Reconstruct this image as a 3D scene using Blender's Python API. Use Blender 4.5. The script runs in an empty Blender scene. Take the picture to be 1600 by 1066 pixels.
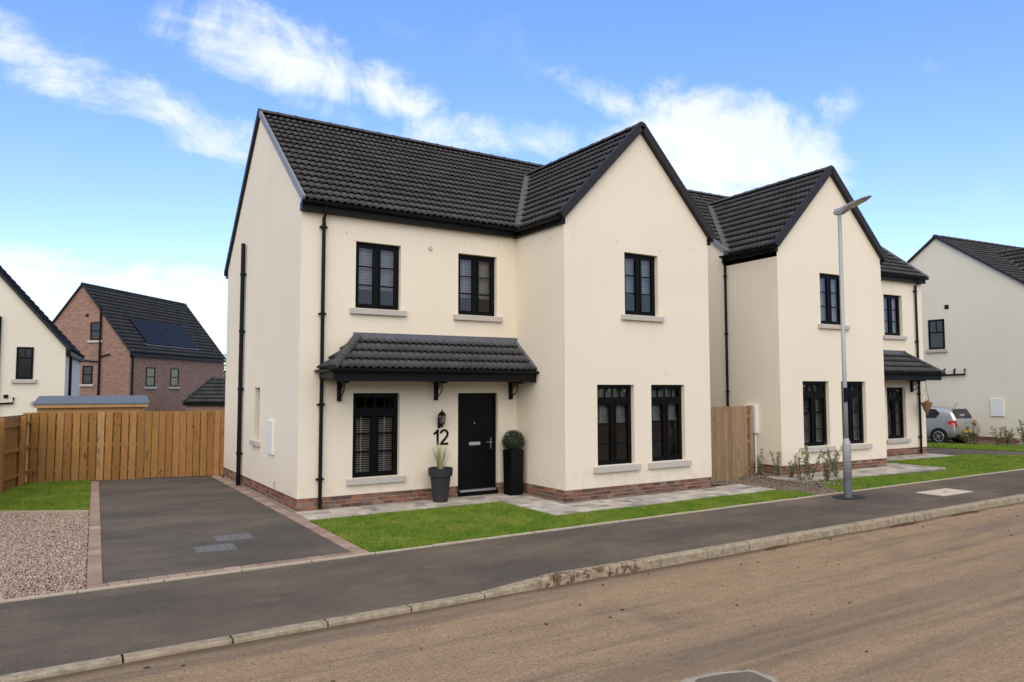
import bpy, bmesh, math, random
import numpy as np
from mathutils import Vector, Matrix
R = math.radians
rnd = random.Random(12)
S = bpy.context.scene
C = S.collection

# ------------------------------------------------------------------ camera
cam_d = bpy.data.cameras.new('camera')
cam = bpy.data.objects.new('camera', cam_d)
C.objects.link(cam)
CR = Vector((0.843743, -0.536746, -0.001397))
CU = Vector((-0.033248, -0.054861, 0.99794))
CF = Vector((0.535717, 0.841959, 0.064134))
CAM = Vector((-4.0385, -13.8916, 2.3138))
cam.matrix_world = Matrix((
    (CR.x, CU.x, -CF.x, CAM.x), (CR.y, CU.y, -CF.y, CAM.y),
    (CR.z, CU.z, -CF.z, CAM.z), (0, 0, 0, 1)))
cam_d.sensor_width = 36.0
cam_d.lens = 36.0 * 1140.8 / 1600.0
cam_d.clip_start = 0.1
cam_d.clip_end = 3000
S.camera = cam

# ------------------------------------------------------------------ light and sky
SUN_EL, SUN_AZ = 42.0, 214.0        # azimuth clockwise from +Y
sd = bpy.data.lights.new('sun', 'SUN')
sd.energy = 1.5
sd.angle = R(75)
sd.color = (1.0, 0.88, 0.73)
sun = bpy.data.objects.new('sun', sd)
C.objects.link(sun)
sdir = Vector((math.sin(R(SUN_AZ)) * math.cos(R(SUN_EL)), math.cos(R(SUN_AZ)) * math.cos(R(SUN_EL)), math.sin(R(SUN_EL))))
sun.rotation_euler = sdir.to_track_quat('Z', 'Y').to_euler()
sun.location = sdir * 60

S.view_settings.view_transform = 'Standard'
S.view_settings.look = 'None'
S.view_settings.gamma = 1.0
S.view_settings.exposure = 0.64
S.view_settings.use_curve_mapping = False

wd = bpy.data.worlds.new('World')
S.world = wd
wd.use_nodes = True
SKY_STRENGTH = 0.15


def build_world():
    nt = wd.node_tree
    nt.nodes.clear()
    N, L = nt.nodes.new, nt.links.new
    out = N('ShaderNodeOutputWorld')
    bg = N('ShaderNodeBackground')
    bg.inputs['Strength'].default_value = SKY_STRENGTH
    L(bg.outputs[0], out.inputs[0])
    sky = N('ShaderNodeTexSky')
    sky.sky_type = 'NISHITA'
    sky.sun_disc = False
    sky.sun_elevation = R(SUN_EL)
    sky.sun_rotation = R(SUN_AZ)
    sky.altitude = 0
    sky.air_density = 1.0
    sky.dust_density = 0.25
    sky.ozone_density = 3.0
    tc = N('ShaderNodeTexCoord')
    d = tc.outputs['Generated']

    def math_(op, a, b=None, c=None, clamp=False):
        n = N('ShaderNodeMath')
        n.operation = op
        n.use_clamp = clamp
        for i, v in enumerate((a, b, c)):
            if v is None:
                continue
            if isinstance(v, (int, float)):
                n.inputs[i].default_value = v
            else:
                L(v, n.inputs[i])
        return n.outputs[0]

    def dot(v):
        n = N('ShaderNodeVectorMath')
        n.operation = 'DOT_PRODUCT'
        L(d, n.inputs[0])
        n.inputs[1].default_value = v
        return n.outputs['Value']

    sep = N('ShaderNodeSeparateXYZ')
    L(d, sep.inputs[0])
    # cloud layer coordinates: direction projected on a flat ceiling
    zz = math_('MAXIMUM', math_('ADD', sep.outputs[2], 0.12), 0.05)
    comb = N('ShaderNodeCombineXYZ')
    L(math_('DIVIDE', sep.outputs[0], zz), comb.inputs[0])
    L(math_('DIVIDE', sep.outputs[1], zz), comb.inputs[1])

    def noise(vec, scale, detail, rough, dist=0.0, rot=None, sc=None, loc=None):
        mp = N('ShaderNodeMapping')
        if rot:
            mp.inputs['Rotation'].default_value = rot
        if sc:
            mp.inputs['Scale'].default_value = sc
        if loc:
            mp.inputs['Location'].default_value = loc
        L(vec, mp.inputs[0])
        n = N('ShaderNodeTexNoise')
        n.inputs['Scale'].default_value = scale
        n.inputs['Detail'].default_value = detail
        n.inputs['Roughness'].default_value = rough
        n.inputs['Distortion'].default_value = dist
        L(mp.outputs[0], n.inputs[0])
        return n.outputs[0]

    n1 = noise(d, 8.0, 12, 0.66, 0.4)
    n2 = noise(d, 3.2, 6, 0.55, 0.2, loc=(3.1, 1.7, 0.4))
    n3 = noise(comb.outputs[0], 1.3, 8, 0.6, 0.5, rot=(0, 0, R(35)), sc=(0.5, 1.6, 1))
    # clouds seen in the photograph: direction, half sizes (radians), tilt, weight
    blobs = [
        ((40, 80), 200, 46, 24, 0.95), ((230, 165), 240, 56, 22, 0.85), ((330, 205), 120, 40, 15, 0.8),
        ((340, 40), 230, 60, 14, 0.85), ((480, 100), 190, 55, 12, 0.95),
        ((520, 180), 80, 34, 20, 0.6),
        ((1120, 240), 210, 100, 22, 1.3), ((960, 165), 130, 38, 26, 1.0), ((840, 212), 240, 40, 0, 0.85),
        ((1317, 158), 42, 30, -15, 0.6), ((1180, 178), 60, 22, 0, 0.5), ((1470, 95), 40, 16, 0, 0.4),
        ((60, 430), 270, 60, 5, 1.0), ((230, 500), 260, 90, 12, 1.35), ((-150, 470), 280, 70, 0, 1.0),
        ((1500, 560), 260, 40, 0, 0.35),
    ]
    field = None
    for (px, py), a, b, tilt, w in blobs:
        f0 = (CF + CR * ((px - 800) / 1140.8) - CU * ((py - 533) / 1140.8)).normalized()
        up = Vector((0, 0, 1))
        r0 = f0.cross(up).normalized()
        u0 = r0.cross(f0)
        t = R(-tilt)
        ra = r0 * math.cos(t) + u0 * math.sin(t)
        ua = -r0 * math.sin(t) + u0 * math.cos(t)
        k = 0.9 / 1140.8
        e1 = math_('DIVIDE', dot(ra), a * k)
        e2 = math_('DIVIDE', dot(ua), b * k)
        q = math_('ADD', math_('MULTIPLY', e1, e1), math_('MULTIPLY', e2, e2))
        m = math_('SUBTRACT', 1.0, math_('MULTIPLY', q, 0.6), clamp=True)
        m = math_('MULTIPLY', m, math_('GREATER_THAN', dot(f0), 0.0))
        m = math_('MULTIPLY', m, w)
        field = m if field is None else math_('MAXIMUM', field, m)
    nn = math_('ADD', math_('MULTIPLY', n1, 0.65), math_('MULTIPLY', n3, 0.45))
    v = math_('ADD', math_('MULTIPLY', field, 0.62), math_('MULTIPLY', math_('SUBTRACT', nn, 0.55), 2.6))
    mr = N('ShaderNodeMapRange')
    mr.interpolation_type = 'SMOOTHSTEP'
    mr.inputs[1].default_value = 0.26
    mr.inputs[2].default_value = 0.86
    L(math_('MULTIPLY', v, math_('GREATER_THAN', field, 0.001)), mr.inputs[0])
    # scattered cloud over the rest of the dome
    mr2 = N('ShaderNodeMapRange')
    mr2.interpolation_type = 'SMOOTHSTEP'
    mr2.inputs[1].default_value = 0.57
    mr2.inputs[2].default_value = 0.82
    # the cloud cover thickens toward the veiled sun, behind the camera
    veil = N('ShaderNodeMapRange')
    veil.interpolation_type = 'SMOOTHSTEP'
    veil.inputs[1].default_value = -0.25
    veil.inputs[2].default_value = 0.7
    veil.inputs[4].default_value = 0.36
    L(dot(sdir), veil.inputs[0])
    L(math_('ADD', math_('ADD', math_('MULTIPLY', n2, 0.6), math_('MULTIPLY', n3, 0.4)), veil.outputs[0]), mr2.inputs[0])
    mask = math_('MAXIMUM', math_('MULTIPLY', mr.outputs[0], 0.8), math_('MULTIPLY', mr2.outputs[0], 0.7))
    # cloud colour: white, a little blue-grey in the thick parts
    cr = N('ShaderNodeMix')
    cr.data_type = 'RGBA'
    L(n2, cr.inputs[0])
    cr.inputs[6].default_value = (4.2, 4.4, 4.9, 1)
    cr.inputs[7].default_value = (5.6, 5.55, 5.5, 1)
    hs = N('ShaderNodeHueSaturation')
    hs.inputs['Saturation'].default_value = 1.08
    hr = N('ShaderNodeMapRange')
    hr.inputs[1].default_value = 0.05
    hr.inputs[2].default_value = 0.5
    hr.inputs[3].default_value = 0.522
    hr.inputs[4].default_value = 0.5
    L(sep.outputs[2], hr.inputs[0])
    L(hr.outputs[0], hs.inputs['Hue'])
    hs.inputs['Value'].default_value = 1.06
    tint = N('ShaderNodeMix')
    tint.data_type = 'RGBA'
    tint.blend_type = 'MULTIPLY'
    tint.inputs[0].default_value = 1.0
    L(sky.outputs[0], tint.inputs[6])
    tint.inputs[7].default_value = (1.0, 1.03, 1.16, 1)
    L(tint.outputs[2], hs.inputs['Color'])
    mx = N('ShaderNodeMix')
    mx.data_type = 'RGBA'
    L(mask, mx.inputs[0])
    L(hs.outputs[0], mx.inputs[6])
    L(cr.outputs[2], mx.inputs[7])
    L(mx.outputs[2], bg.inputs[0])


build_world()

# ------------------------------------------------------------------ materials
MATS = {}


class NB:
    """small node-building helper"""
    def __init__(s, name):
        m = bpy.data.materials.new(name)
        m.use_nodes = True
        s.m = m
        s.nt = m.node_tree
        s.p = s.nt.nodes['Principled BSDF']
        s.tc = s.nt.nodes.new('ShaderNodeTexCoord')
        s.geo = s.nt.nodes.new('ShaderNodeNewGeometry')
        MATS[name] = m

    def n(s, t):
        return s.nt.nodes.new(t)

    def l(s, a, b):
        s.nt.links.new(a, b)

    def noise(s, scale, detail=4, rough=0.55, vec=None, sc=None, dist=0.0, loc=None):
        v = vec or s.geo.outputs['Position']
        if sc or loc:
            mp = s.n('ShaderNodeMapping')
            if sc:
                mp.inputs['Scale'].default_value = sc
            if loc:
                mp.inputs['Location'].default_value = loc
            s.l(v, mp.inputs[0])
            v = mp.outputs[0]
        n = s.n('ShaderNodeTexNoise')
        n.inputs['Scale'].default_value = scale
        n.inputs['Detail'].default_value = detail
        n.inputs['Roughness'].default_value = rough
        n.inputs['Distortion'].default_value = dist
        s.l(v, n.inputs[0])
        return n.outputs[0]

    def ramp(s, fac, a, b, lo=0.0, hi=1.0):
        mr = s.n('ShaderNodeMapRange')
        mr.interpolation_type = 'SMOOTHSTEP'
        mr.inputs[1].default_value = a
        mr.inputs[2].default_value = b
        mr.inputs[3].default_value = lo
        mr.inputs[4].default_value = hi
        s.l(fac, mr.inputs[0])
        return mr.outputs[0]

    def mix(s, fac, a, b, mode='MIX'):
        m = s.n('ShaderNodeMix')
        m.data_type = 'RGBA'
        m.blend_type = mode
        for sock, v in ((m.inputs[0], fac), (m.inputs[6], a), (m.inputs[7], b)):
            if isinstance(v, (int, float)):
                sock.default_value = v
            elif isinstance(v, tuple):
                sock.default_value = v + (1,) if len(v) == 3 else v
            else:
                s.l(v, sock)
        return m.outputs[2]

    def math(s, op, a, b=None, clamp=False):
        n = s.n('ShaderNodeMath')
        n.operation = op
        n.use_clamp = clamp
        for i, v in enumerate((a, b)):
            if v is None:
                continue
            if isinstance(v, (int, float)):
                n.inputs[i].default_value = v
            else:
                s.l(v, n.inputs[i])
        return n.outputs[0]

    def bump(s, h, strength=0.3, dist=0.01):
        b = s.n('ShaderNodeBump')
        b.inputs['Strength'].default_value = strength
        b.inputs['Distance'].default_value = dist
        s.l(h, b.inputs['Height'])
        s.l(b.outputs[0], s.p.inputs['Normal'])

    def piece(s):
        """a random number per separate piece (object or mesh island)"""
        o = s.n('ShaderNodeObjectInfo')
        return s.math('FRACT', s.math('ADD', o.outputs['Random'], s.geo.outputs['Random Per Island']))

    def done(s, col, rough=0.7, spec=0.5, metal=0.0):
        if isinstance(col, tuple):
            s.p.inputs['Base Color'].default_value = col + (1,)
        else:
            s.l(col, s.p.inputs['Base Color'])
        if isinstance(rough, (int, float)):
            s.p.inputs['Roughness'].default_value = rough
        else:
            s.l(rough, s.p.inputs['Roughness'])
        s.p.inputs['Specular IOR Level'].default_value = spec
        s.p.inputs['Metallic'].default_value = metal
        return s.m


def simple(name, col, rough=0.6, spec=0.5, metal=0.0, var=0.12, bump=0.0, nscale=20):
    b = NB(name)
    n = b.noise(nscale, 4)
    c = b.mix(n, tuple(x * (1 - var) for x in col), tuple(min(1, x * (1 + var)) for x in col))
    if bump:
        b.bump(n, bump, 0.01)
    return b.done(c, rough, spec, metal)


def pieces(name, cols, rough=0.85, var=0.15, grain=60, bump=0.25, spec=0.3):
    """material whose colour differs from piece to piece"""
    b = NB(name)
    pr = b.piece()
    cr = b.n('ShaderNodeValToRGB')
    cr.color_ramp.interpolation = 'LINEAR'
    els = cr.color_ramp.elements
    while len(els) < len(cols):
        els.new(0.5)
    for i, c in enumerate(cols):
        els[i].position = i / (len(cols) - 1)
        els[i].color = c + (1,)
    b.l(pr, cr.inputs[0])
    n = b.noise(grain, 5)
    n2 = b.noise(grain * 0.15, 3)
    k = b.math('ADD', b.math('MULTIPLY', n, 2 * var), 1 - var)
    k = b.math('MULTIPLY', k, b.math('ADD', b.math('MULTIPLY', n2, var * 1.6), 1 - var * 0.8))
    cc = b.n('ShaderNodeCombineColor')
    for i in range(3):
        b.l(k, cc.inputs[i])
    c = b.mix(1.0, cr.outputs[0], cc.outputs[0], 'MULTIPLY')
    if bump:
        b.bump(n, bump, 0.004)
    return b.done(c, rough, spec)


def mk_render(name, col):
    b = NB(name)
    fine = b.noise(140, 5, 0.6)
    big = b.noise(0.55, 4, 0.5)
    streak = b.noise(1.4, 4, 0.55, sc=(1, 1, 0.16))
    c = b.mix(b.ramp(big, 0.3, 0.7), tuple(x * 0.965 for x in col), col)
    c = b.mix(b.ramp(streak, 0.5, 0.75, 0, 0.16), c, tuple(x * 0.86 for x in col))
    spots = b.noise(9, 2, 0.5)
    c = b.mix(b.ramp(spots, 0.74, 0.8, 0, 0.12), c, (0.42, 0.36, 0.28))
    # rain splash above the plinth and thin run marks
    sep = b.n('ShaderNodeSeparateXYZ')
    b.l(b.geo.outputs['Position'], sep.inputs[0])
    spl = b.noise(5, 5, 0.7)
    low = b.math('MULTIPLY', b.ramp(sep.outputs[2], 0.95, 0.2), b.ramp(spl, 0.35, 0.7, 0.05, 0.34))
    c = b.mix(low, c, (0.5, 0.4, 0.28))
    run = b.noise(6.5, 5, 0.6, sc=(1, 1, 0.05))
    c = b.mix(b.ramp(run, 0.57, 0.72, 0, 0.16), c, tuple(x * 0.8 for x in col))
    trow = b.noise(16, 4, 0.6, dist=0.6)
    c = b.mix(b.ramp(trow, 0.4, 0.7, 0, 0.06), c, tuple(x * 0.8 for x in col))
    b.bump(b.math('ADD', fine, b.math('MULTIPLY', trow, 0.6)), 0.3, 0.006)
    return b.done(c, 0.93, 0.15)


mk_render('cream_render', (0.775, 0.69, 0.54))
mk_render('far_render', (0.73, 0.67, 0.54))
pieces('roof_tile_dark', [(0.05, 0.049, 0.048), (0.06, 0.059, 0.057), (0.072, 0.07, 0.068), (0.055, 0.054, 0.053)], 0.8, 0.2, 45, 0.2, 0.25)
simple('roof_felt', (0.012, 0.012, 0.012), 0.9)
simple('black_plastic', (0.007, 0.0065, 0.0062), 0.45, 0.14, var=0.2)
simple('barge_brown', (0.022, 0.019, 0.018), 0.5, 0.2)
simple('verge_grey', (0.2, 0.2, 0.205), 0.5, 0.35)
simple('lead', (0.13, 0.135, 0.15), 0.62, 0.4, 0.25, var=0.35, nscale=5)
simple('valley_grey', (0.08, 0.077, 0.075), 0.7, 0.3, var=0.25, nscale=6)
simple('frame_black', (0.0045, 0.0043, 0.0045), 0.4, 0.1, var=0.1)
simple('door_black', (0.0035, 0.0035, 0.004), 0.45, 0.12, var=0.1)
simple('concrete_sill', (0.46, 0.43, 0.37), 0.85, 0.2, var=0.12, bump=0.15, nscale=8)
simple('white_plastic', (0.72, 0.71, 0.67), 0.5, 0.4, var=0.04)
simple('blind_white', (0.8, 0.8, 0.78), 0.6, 0.3, var=0.03)
simple('chrome', (0.62, 0.63, 0.65), 0.28, 0.5, 0.9, var=0.05)
simple('aluminium', (0.5, 0.51, 0.52), 0.4, 0.5, 0.85, var=0.08)
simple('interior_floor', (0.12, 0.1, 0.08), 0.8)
pieces('brick_red', [(0.1, 0.055, 0.042), (0.2, 0.085, 0.055), (0.29, 0.125, 0.075), (0.14, 0.075, 0.055), (0.27, 0.17, 0.125), (0.075, 0.05, 0.042)], 0.9, 0.35, 70, 0.4, 0.2)
simple('mortar', (0.38, 0.33, 0.26), 0.95, 0.1, var=0.2, bump=0.2, nscale=40)
pieces('paver_grey', [(0.2, 0.18, 0.155), (0.42, 0.38, 0.32), (0.5, 0.45, 0.375), (0.31, 0.28, 0.24), (0.44, 0.38, 0.3), (0.24, 0.215, 0.19)], 0.9, 0.16, 30, 0.25, 0.2)
pieces('paver_red', [(0.24, 0.165, 0.125), (0.32, 0.23, 0.17), (0.27, 0.175, 0.13), (0.37, 0.28, 0.21)], 0.9, 0.2, 30, 0.3, 0.2)
simple('joint_sand', (0.16, 0.14, 0.12), 0.95, 0.1, var=0.25, nscale=30)
pieces('gravel_stone', [(0.2, 0.125, 0.09), (0.43, 0.33, 0.25), (0.31, 0.21, 0.155), (0.56, 0.47, 0.38), (0.15, 0.105, 0.08), (0.38, 0.26, 0.195), (0.26, 0.2, 0.16)], 0.85, 0.2, 80, 0.0, 0.3)
pieces('grey_stone', [(0.11, 0.085, 0.062), (0.24, 0.185, 0.135), (0.17, 0.125, 0.092), (0.32, 0.26, 0.2)], 0.9, 0.2, 80, 0.0, 0.2)
simple('gravel_bed', (0.2, 0.15, 0.125), 0.95, 0.1, var=0.4, nscale=60)
simple('soil', (0.07, 0.05, 0.035), 0.95, 0.1, var=0.4, nscale=25, bump=0.4)


def mk_grass():
    b = NB('grass_blade')
    pr = b.piece()
    big = b.noise(1.3, 5, 0.65, dist=0.6)
    med = b.noise(6, 4, 0.6)
    c = b.mix(pr, (0.08, 0.18, 0.013), (0.16, 0.255, 0.026))
    c = b.mix(b.ramp(big, 0.35, 0.68, 0, 0.7), c, (0.28, 0.31, 0.05))
    c = b.mix(b.ramp(med, 0.5, 0.72, 0, 0.55), c, (0.06, 0.14, 0.012))
    c = b.mix(b.ramp(pr, 0.93, 0.95, 0, 0.6), c, (0.33, 0.29, 0.12))
    return b.done(c, 0.7, 0.12)


mk_grass()


def mk_lawn():
    b = NB('lawn_base')
    n = b.noise(1.7, 5, 0.6)
    f = b.noise(90, 4, 0.7)
    c = b.mix(b.ramp(n, 0.35, 0.7), (0.06, 0.13, 0.012), (0.12, 0.19, 0.02))
    c = b.mix(b.ramp(f, 0.4, 0.7, 0, 0.6), c, (0.03, 0.06, 0.009))
    b.bump(f, 0.5, 0.02)
    return b.done(c, 0.9, 0.1)


mk_lawn()


def mk_tarmac(name, base, dust, amount, fine=160):
    b = NB(name)
    f = b.noise(fine, 5, 0.75)
    v = b.n('ShaderNodeTexVoronoi')
    v.inputs['Scale'].default_value = 95
    b.l(b.geo.outputs['Position'], v.inputs[0])
    big = b.noise(0.75, 5, 0.6, sc=(0.55, 1.2, 1))
    med = b.noise(3.2, 5, 0.65, dist=0.4)
    c = b.mix(b.ramp(f, 0.3, 0.75), tuple(x * 0.6 for x in base), tuple(x * 1.45 for x in base))
    c = b.mix(b.ramp(v.outputs['Distance'], 0.12, 0.3, 0.3, 0.0), c, tuple(min(1, x * 2.6) for x in base))
    gr = b.noise(42, 4, 0.8)
    c = b.mix(b.ramp(gr, 0.42, 0.62, 0.42, 0.0), c, tuple(x * 0.35 for x in base))
    c = b.mix(b.ramp(gr, 0.56, 0.72, 0.0, 0.4), c, tuple(x * 2.2 for x in base))
    m = b.math('MULTIPLY', b.ramp(big, 0.3, 0.75), b.ramp(med, 0.2, 0.8, 0.45, 1.0))
    m = b.math('MULTIPLY', m, b.ramp(f, 0.2, 0.7, 0.6, 1.0))
    c = b.mix(b.math('MULTIPLY', m, amount), c, dust)
    dark = b.noise(1.1, 3, 0.5, loc=(5, 2, 0))
    c = b.mix(b.ramp(dark, 0.62, 0.78, 0, 0.35), c, tuple(x * 0.5 for x in base))
    b.bump(b.math('ADD', f, v.outputs['Distance']), 0.35, 0.006)
    return b.done(c, 0.92, 0.15)


mk_tarmac('tarmac_pavement', (0.097, 0.081, 0.064), (0.235, 0.175, 0.115), 0.75)
mk_tarmac('tarmac_drive', (0.093, 0.08, 0.066), (0.225, 0.175, 0.122), 0.7)
mk_tarmac('tarmac_patch', (0.15, 0.125, 0.095), (0.26, 0.19, 0.12), 0.6)


def mk_road():
    b = NB('muddy_road')
    f = b.noise(150, 6, 0.75)
    g = b.noise(28, 6, 0.7)
    v = b.n('ShaderNodeTexVoronoi')
    v.inputs['Scale'].default_value = 70
    b.l(b.geo.outputs['Position'], v.inputs[0])
    track = b.noise(0.8, 6, 0.6, sc=(0.07, 1.3, 1), dist=0.25)
    fine_t = b.noise(5.0, 5, 0.65, sc=(0.06, 1.2, 1), dist=0.2)
    grain = b.noise(48, 5, 0.8)
    blot = b.noise(0.55, 6, 0.6, dist=0.8)
    med = b.noise(4.5, 6, 0.7, sc=(0.6, 1, 1), dist=0.5)
    c = b.mix(b.ramp(g, 0.3, 0.72), (0.28, 0.182, 0.1), (0.45, 0.315, 0.185))
    c = b.mix(b.ramp(med, 0.3, 0.75, 0, 0.45), c, (0.52, 0.375, 0.23))
    asp = b.math('ADD', b.ramp(track, 0.44, 0.56), b.ramp(blot, 0.56, 0.68, 0, 0.6), clamp=True)
    asp = b.math('MULTIPLY', asp, b.ramp(fine_t, 0.3, 0.65, 0.45, 1.0))
    asp = b.math('MULTIPLY', asp, b.ramp(f, 0.25, 0.62, 0.35, 0.8))
    c = b.mix(asp, c, (0.175, 0.143, 0.11))
    c = b.mix(b.ramp(fine_t, 0.5, 0.72, 0, 0.3), c, (0.16, 0.1, 0.055))
    c = b.mix(b.ramp(grain, 0.4, 0.58, 0.4, 0.0), c, (0.1, 0.065, 0.038))
    c = b.mix(b.ramp(grain, 0.6, 0.74, 0.0, 0.3), c, (0.52, 0.39, 0.25))
    c = b.mix(b.ramp(f, 0.35, 0.75, 0.28, 0.0), c, (0.085, 0.06, 0.04))
    c = b.mix(b.ramp(v.outputs['Distance'], 0.08, 0.22, 0.3, 0.0), c, (0.46, 0.36, 0.26))
    sp = b.noise(17, 3, 0.55, dist=0.6)
    c = b.mix(b.ramp(sp, 0.64, 0.72, 0, 0.7), c, (0.1, 0.058, 0.032))
    sy = b.n('ShaderNodeSeparateXYZ')
    b.l(b.geo.outputs['Position'], sy.inputs[0])
    edge = b.math('ADD', sy.outputs[1], b.math('MULTIPLY', b.noise(2.2, 5, 0.7), 0.22))
    c = b.mix(b.ramp(edge, -6.36, -6.2, 0, 0.8), c, (0.1, 0.066, 0.04))
    h = b.math('ADD', b.math('MULTIPLY', f, 0.5), g)
    b.bump(h, 0.45, 0.012)
    return b.done(c, 0.95, 0.1)


mk_road()


def mk_kerb():
    b = NB('kerb_concrete')
    n = b.noise(12, 5, 0.65)
    f = b.noise(120, 4, 0.7)
    pr = b.piece()
    c = b.mix(b.ramp(n, 0.3, 0.7), (0.22, 0.175, 0.115), (0.4, 0.335, 0.235))
    c = b.mix(b.math('MULTIPLY', pr, 0.3), c, (0.36, 0.27, 0.18))
    c = b.mix(b.ramp(f, 0.35, 0.7, 0.25, 0), c, (0.16, 0.125, 0.085))
    st = b.noise(3.2, 6, 0.75, sc=(1, 1, 2.2), dist=0.4)
    c = b.mix(b.ramp(st, 0.56, 0.64, 0, 0.62), c, (0.16, 0.13, 0.095))
    # splashed mud on the stones beside the ramped kerb
    sep = b.n('ShaderNodeSeparateXYZ')
    b.l(b.geo.outputs['Position'], sep.inputs[0])
    mx = b.math('MULTIPLY', b.ramp(sep.outputs[0], 1.0, 1.4), b.ramp(sep.outputs[0], 3.3, 2.7))
    sp = b.noise(9, 5, 0.65, dist=0.7)
    c = b.mix(b.math('MULTIPLY', mx, b.ramp(sp, 0.5, 0.56, 0, 0.85)), c, (0.1, 0.05, 0.024))
    b.bump(f, 0.3, 0.006)
    return b.done(c, 0.9, 0.15)


mk_kerb()
simple('edging_concrete', (0.4, 0.34, 0.25), 0.9, 0.15, var=0.25, bump=0.2, nscale=14)


def mk_wood(name, cols, zscale=0.12):
    b = NB(name)
    pr = b.piece()
    cr = b.n('ShaderNodeValToRGB')
    els = cr.color_ramp.elements
    while len(els) < len(cols):
        els.new(0.5)
    for i, c in enumerate(cols):
        els[i].position = i / (len(cols) - 1)
        els[i].color = c + (1,)
    b.l(pr, cr.inputs[0])
    off = b.n('ShaderNodeCombineXYZ')
    b.l(b.math('MULTIPLY', pr, 37.0), off.inputs[0])
    b.l(b.math('MULTIPLY', pr, 91.0), off.inputs[2])
    va = b.n('ShaderNodeVectorMath')
    va.operation = 'ADD'
    b.l(b.geo.outputs['Position'], va.inputs[0])
    b.l(off.outputs[0], va.inputs[1])
    g = b.noise(38, 5, 0.6, vec=va.outputs[0], sc=(1, 1, zscale), dist=1.2)
    blot = b.noise(3.0, 4, 0.6, vec=va.outputs[0], sc=(1.5, 1.5, 0.6))
    kn = b.noise(8, 2, 0.5, vec=va.outputs[0], sc=(1.3, 1.3, 0.7))
    c = b.mix(b.ramp(g, 0.35, 0.7, 0, 0.45), cr.outputs[0], tuple(x * 0.5 for x in cols[0]))
    c = b.mix(b.ramp(blot, 0.52, 0.75, 0, 0.5), c, tuple(x * 0.55 for x in cols[0]))
    c = b.mix(b.ramp(kn, 0.66, 0.74, 0, 0.85), c, tuple(x * 0.22 for x in cols[0]))
    b.bump(g, 0.25, 0.004)
    return b.done(c, 0.82, 0.2)


mk_wood('fence_wood', [(0.25, 0.125, 0.034), (0.33, 0.17, 0.052), (0.39, 0.21, 0.07), (0.3, 0.14, 0.045), (0.44, 0.26, 0.11)])
mk_wood('gate_wood', [(0.25, 0.16, 0.085), (0.31, 0.205, 0.115), (0.36, 0.245, 0.145), (0.29, 0.185, 0.1)])
mk_wood('shed_wood', [(0.42, 0.24, 0.095), (0.47, 0.28, 0.12)], 1.0)
simple('shed_felt', (0.115, 0.135, 0.16), 0.75, 0.3, var=0.15, nscale=10)


def mk_glass():
    b = NB('window_glass')
    nt = b.nt
    nt.nodes.remove(b.p)
    out = [n for n in nt.nodes if n.type == 'OUTPUT_MATERIAL'][0]
    tr = b.n('ShaderNodeBsdfTransparent')
    tr.inputs[0].default_value = (0.6, 0.62, 0.61, 1)
    gl = b.n('ShaderNodeBsdfGlossy')
    gl.inputs['Roughness'].default_value = 0.015
    gl.inputs['Color'].default_value = (0.95, 0.97, 1, 1)
    fr = b.n('ShaderNodeFresnel')
    fr.inputs[0].default_value = 1.52
    nz = b.noise(1.1, 2, 0.5)
    bp = b.n('ShaderNodeBump')
    bp.inputs['Strength'].default_value = 0.05
    bp.inputs['Distance'].default_value = 0.02
    b.l(nz, bp.inputs['Height'])
    b.l(bp.outputs[0], gl.inputs['Normal'])
    k = b.math('MULTIPLY', fr.outputs[0], 1.25, clamp=True)
    ms = b.n('ShaderNodeMixShader')
    b.l(k, ms.inputs[0])
    b.l(tr.outputs[0], ms.inputs[1])
    b.l(gl.outputs[0], ms.inputs[2])
    b.l(ms.outputs[0], out.inputs[0])


mk_glass()


def mk_far_brick():
    b = NB('far_brick')
    tx = b.n('ShaderNodeTexBrick')
    tx.inputs['Scale'].default_value = 1.0
    tx.inputs['Brick Width'].default_value = 0.225
    tx.inputs['Row Height'].default_value = 0.075
    tx.inputs['Mortar Size'].default_value = 0.008
    tx.inputs['Color1'].default_value = (0.17, 0.082, 0.06, 1)
    tx.inputs['Color2'].default_value = (0.3, 0.165, 0.12, 1)
    tx.inputs['Mortar'].default_value = (0.36, 0.28, 0.22, 1)
    sep = b.n('ShaderNodeSeparateXYZ')
    b.l(b.tc.outputs['Object'], sep.inputs[0])
    cb = b.n('ShaderNodeCombineXYZ')
    b.l(b.math('ADD', sep.outputs[0], sep.outputs[1]), cb.inputs[0])
    b.l(sep.outputs[2], cb.inputs[1])
    b.l(cb.outputs[0], tx.inputs['Vector'])
    n = b.noise(1.2, 4)
    c = b.mix(b.ramp(n, 0.3, 0.7, 0, 0.3), tx.outputs[0], (0.3, 0.17, 0.13))
    return b.done(c, 0.9, 0.15)


mk_far_brick()
simple('solar_glass', (0.014, 0.014, 0.017), 0.45, 0.1, var=0.1)
simple('galvanised', (0.34, 0.35, 0.345), 0.55, 0.4, 0.2, var=0.12, nscale=12)
simple('galvanised_dark', (0.13, 0.14, 0.15), 0.6, 0.4, 0.3, var=0.15, nscale=12)
simple('lamp_lens', (0.55, 0.47, 0.35), 0.3, 0.5)
simple('pot_charcoal', (0.026, 0.027, 0.03), 0.6, 0.3, var=0.1)
simple('planter_black', (0.0035, 0.0035, 0.0035), 0.5, 0.15, var=0.1)
pieces('box_leaf', [(0.006, 0.016, 0.004), (0.015, 0.032, 0.008), (0.009, 0.022, 0.005)], 0.6, 0.2, 10, 0.0, 0.3)
pieces('ornamental_grass', [(0.2, 0.24, 0.07), (0.42, 0.42, 0.2), (0.14, 0.2, 0.05), (0.48, 0.47, 0.28)], 0.75, 0.2, 10, 0.0, 0.2)
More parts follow.
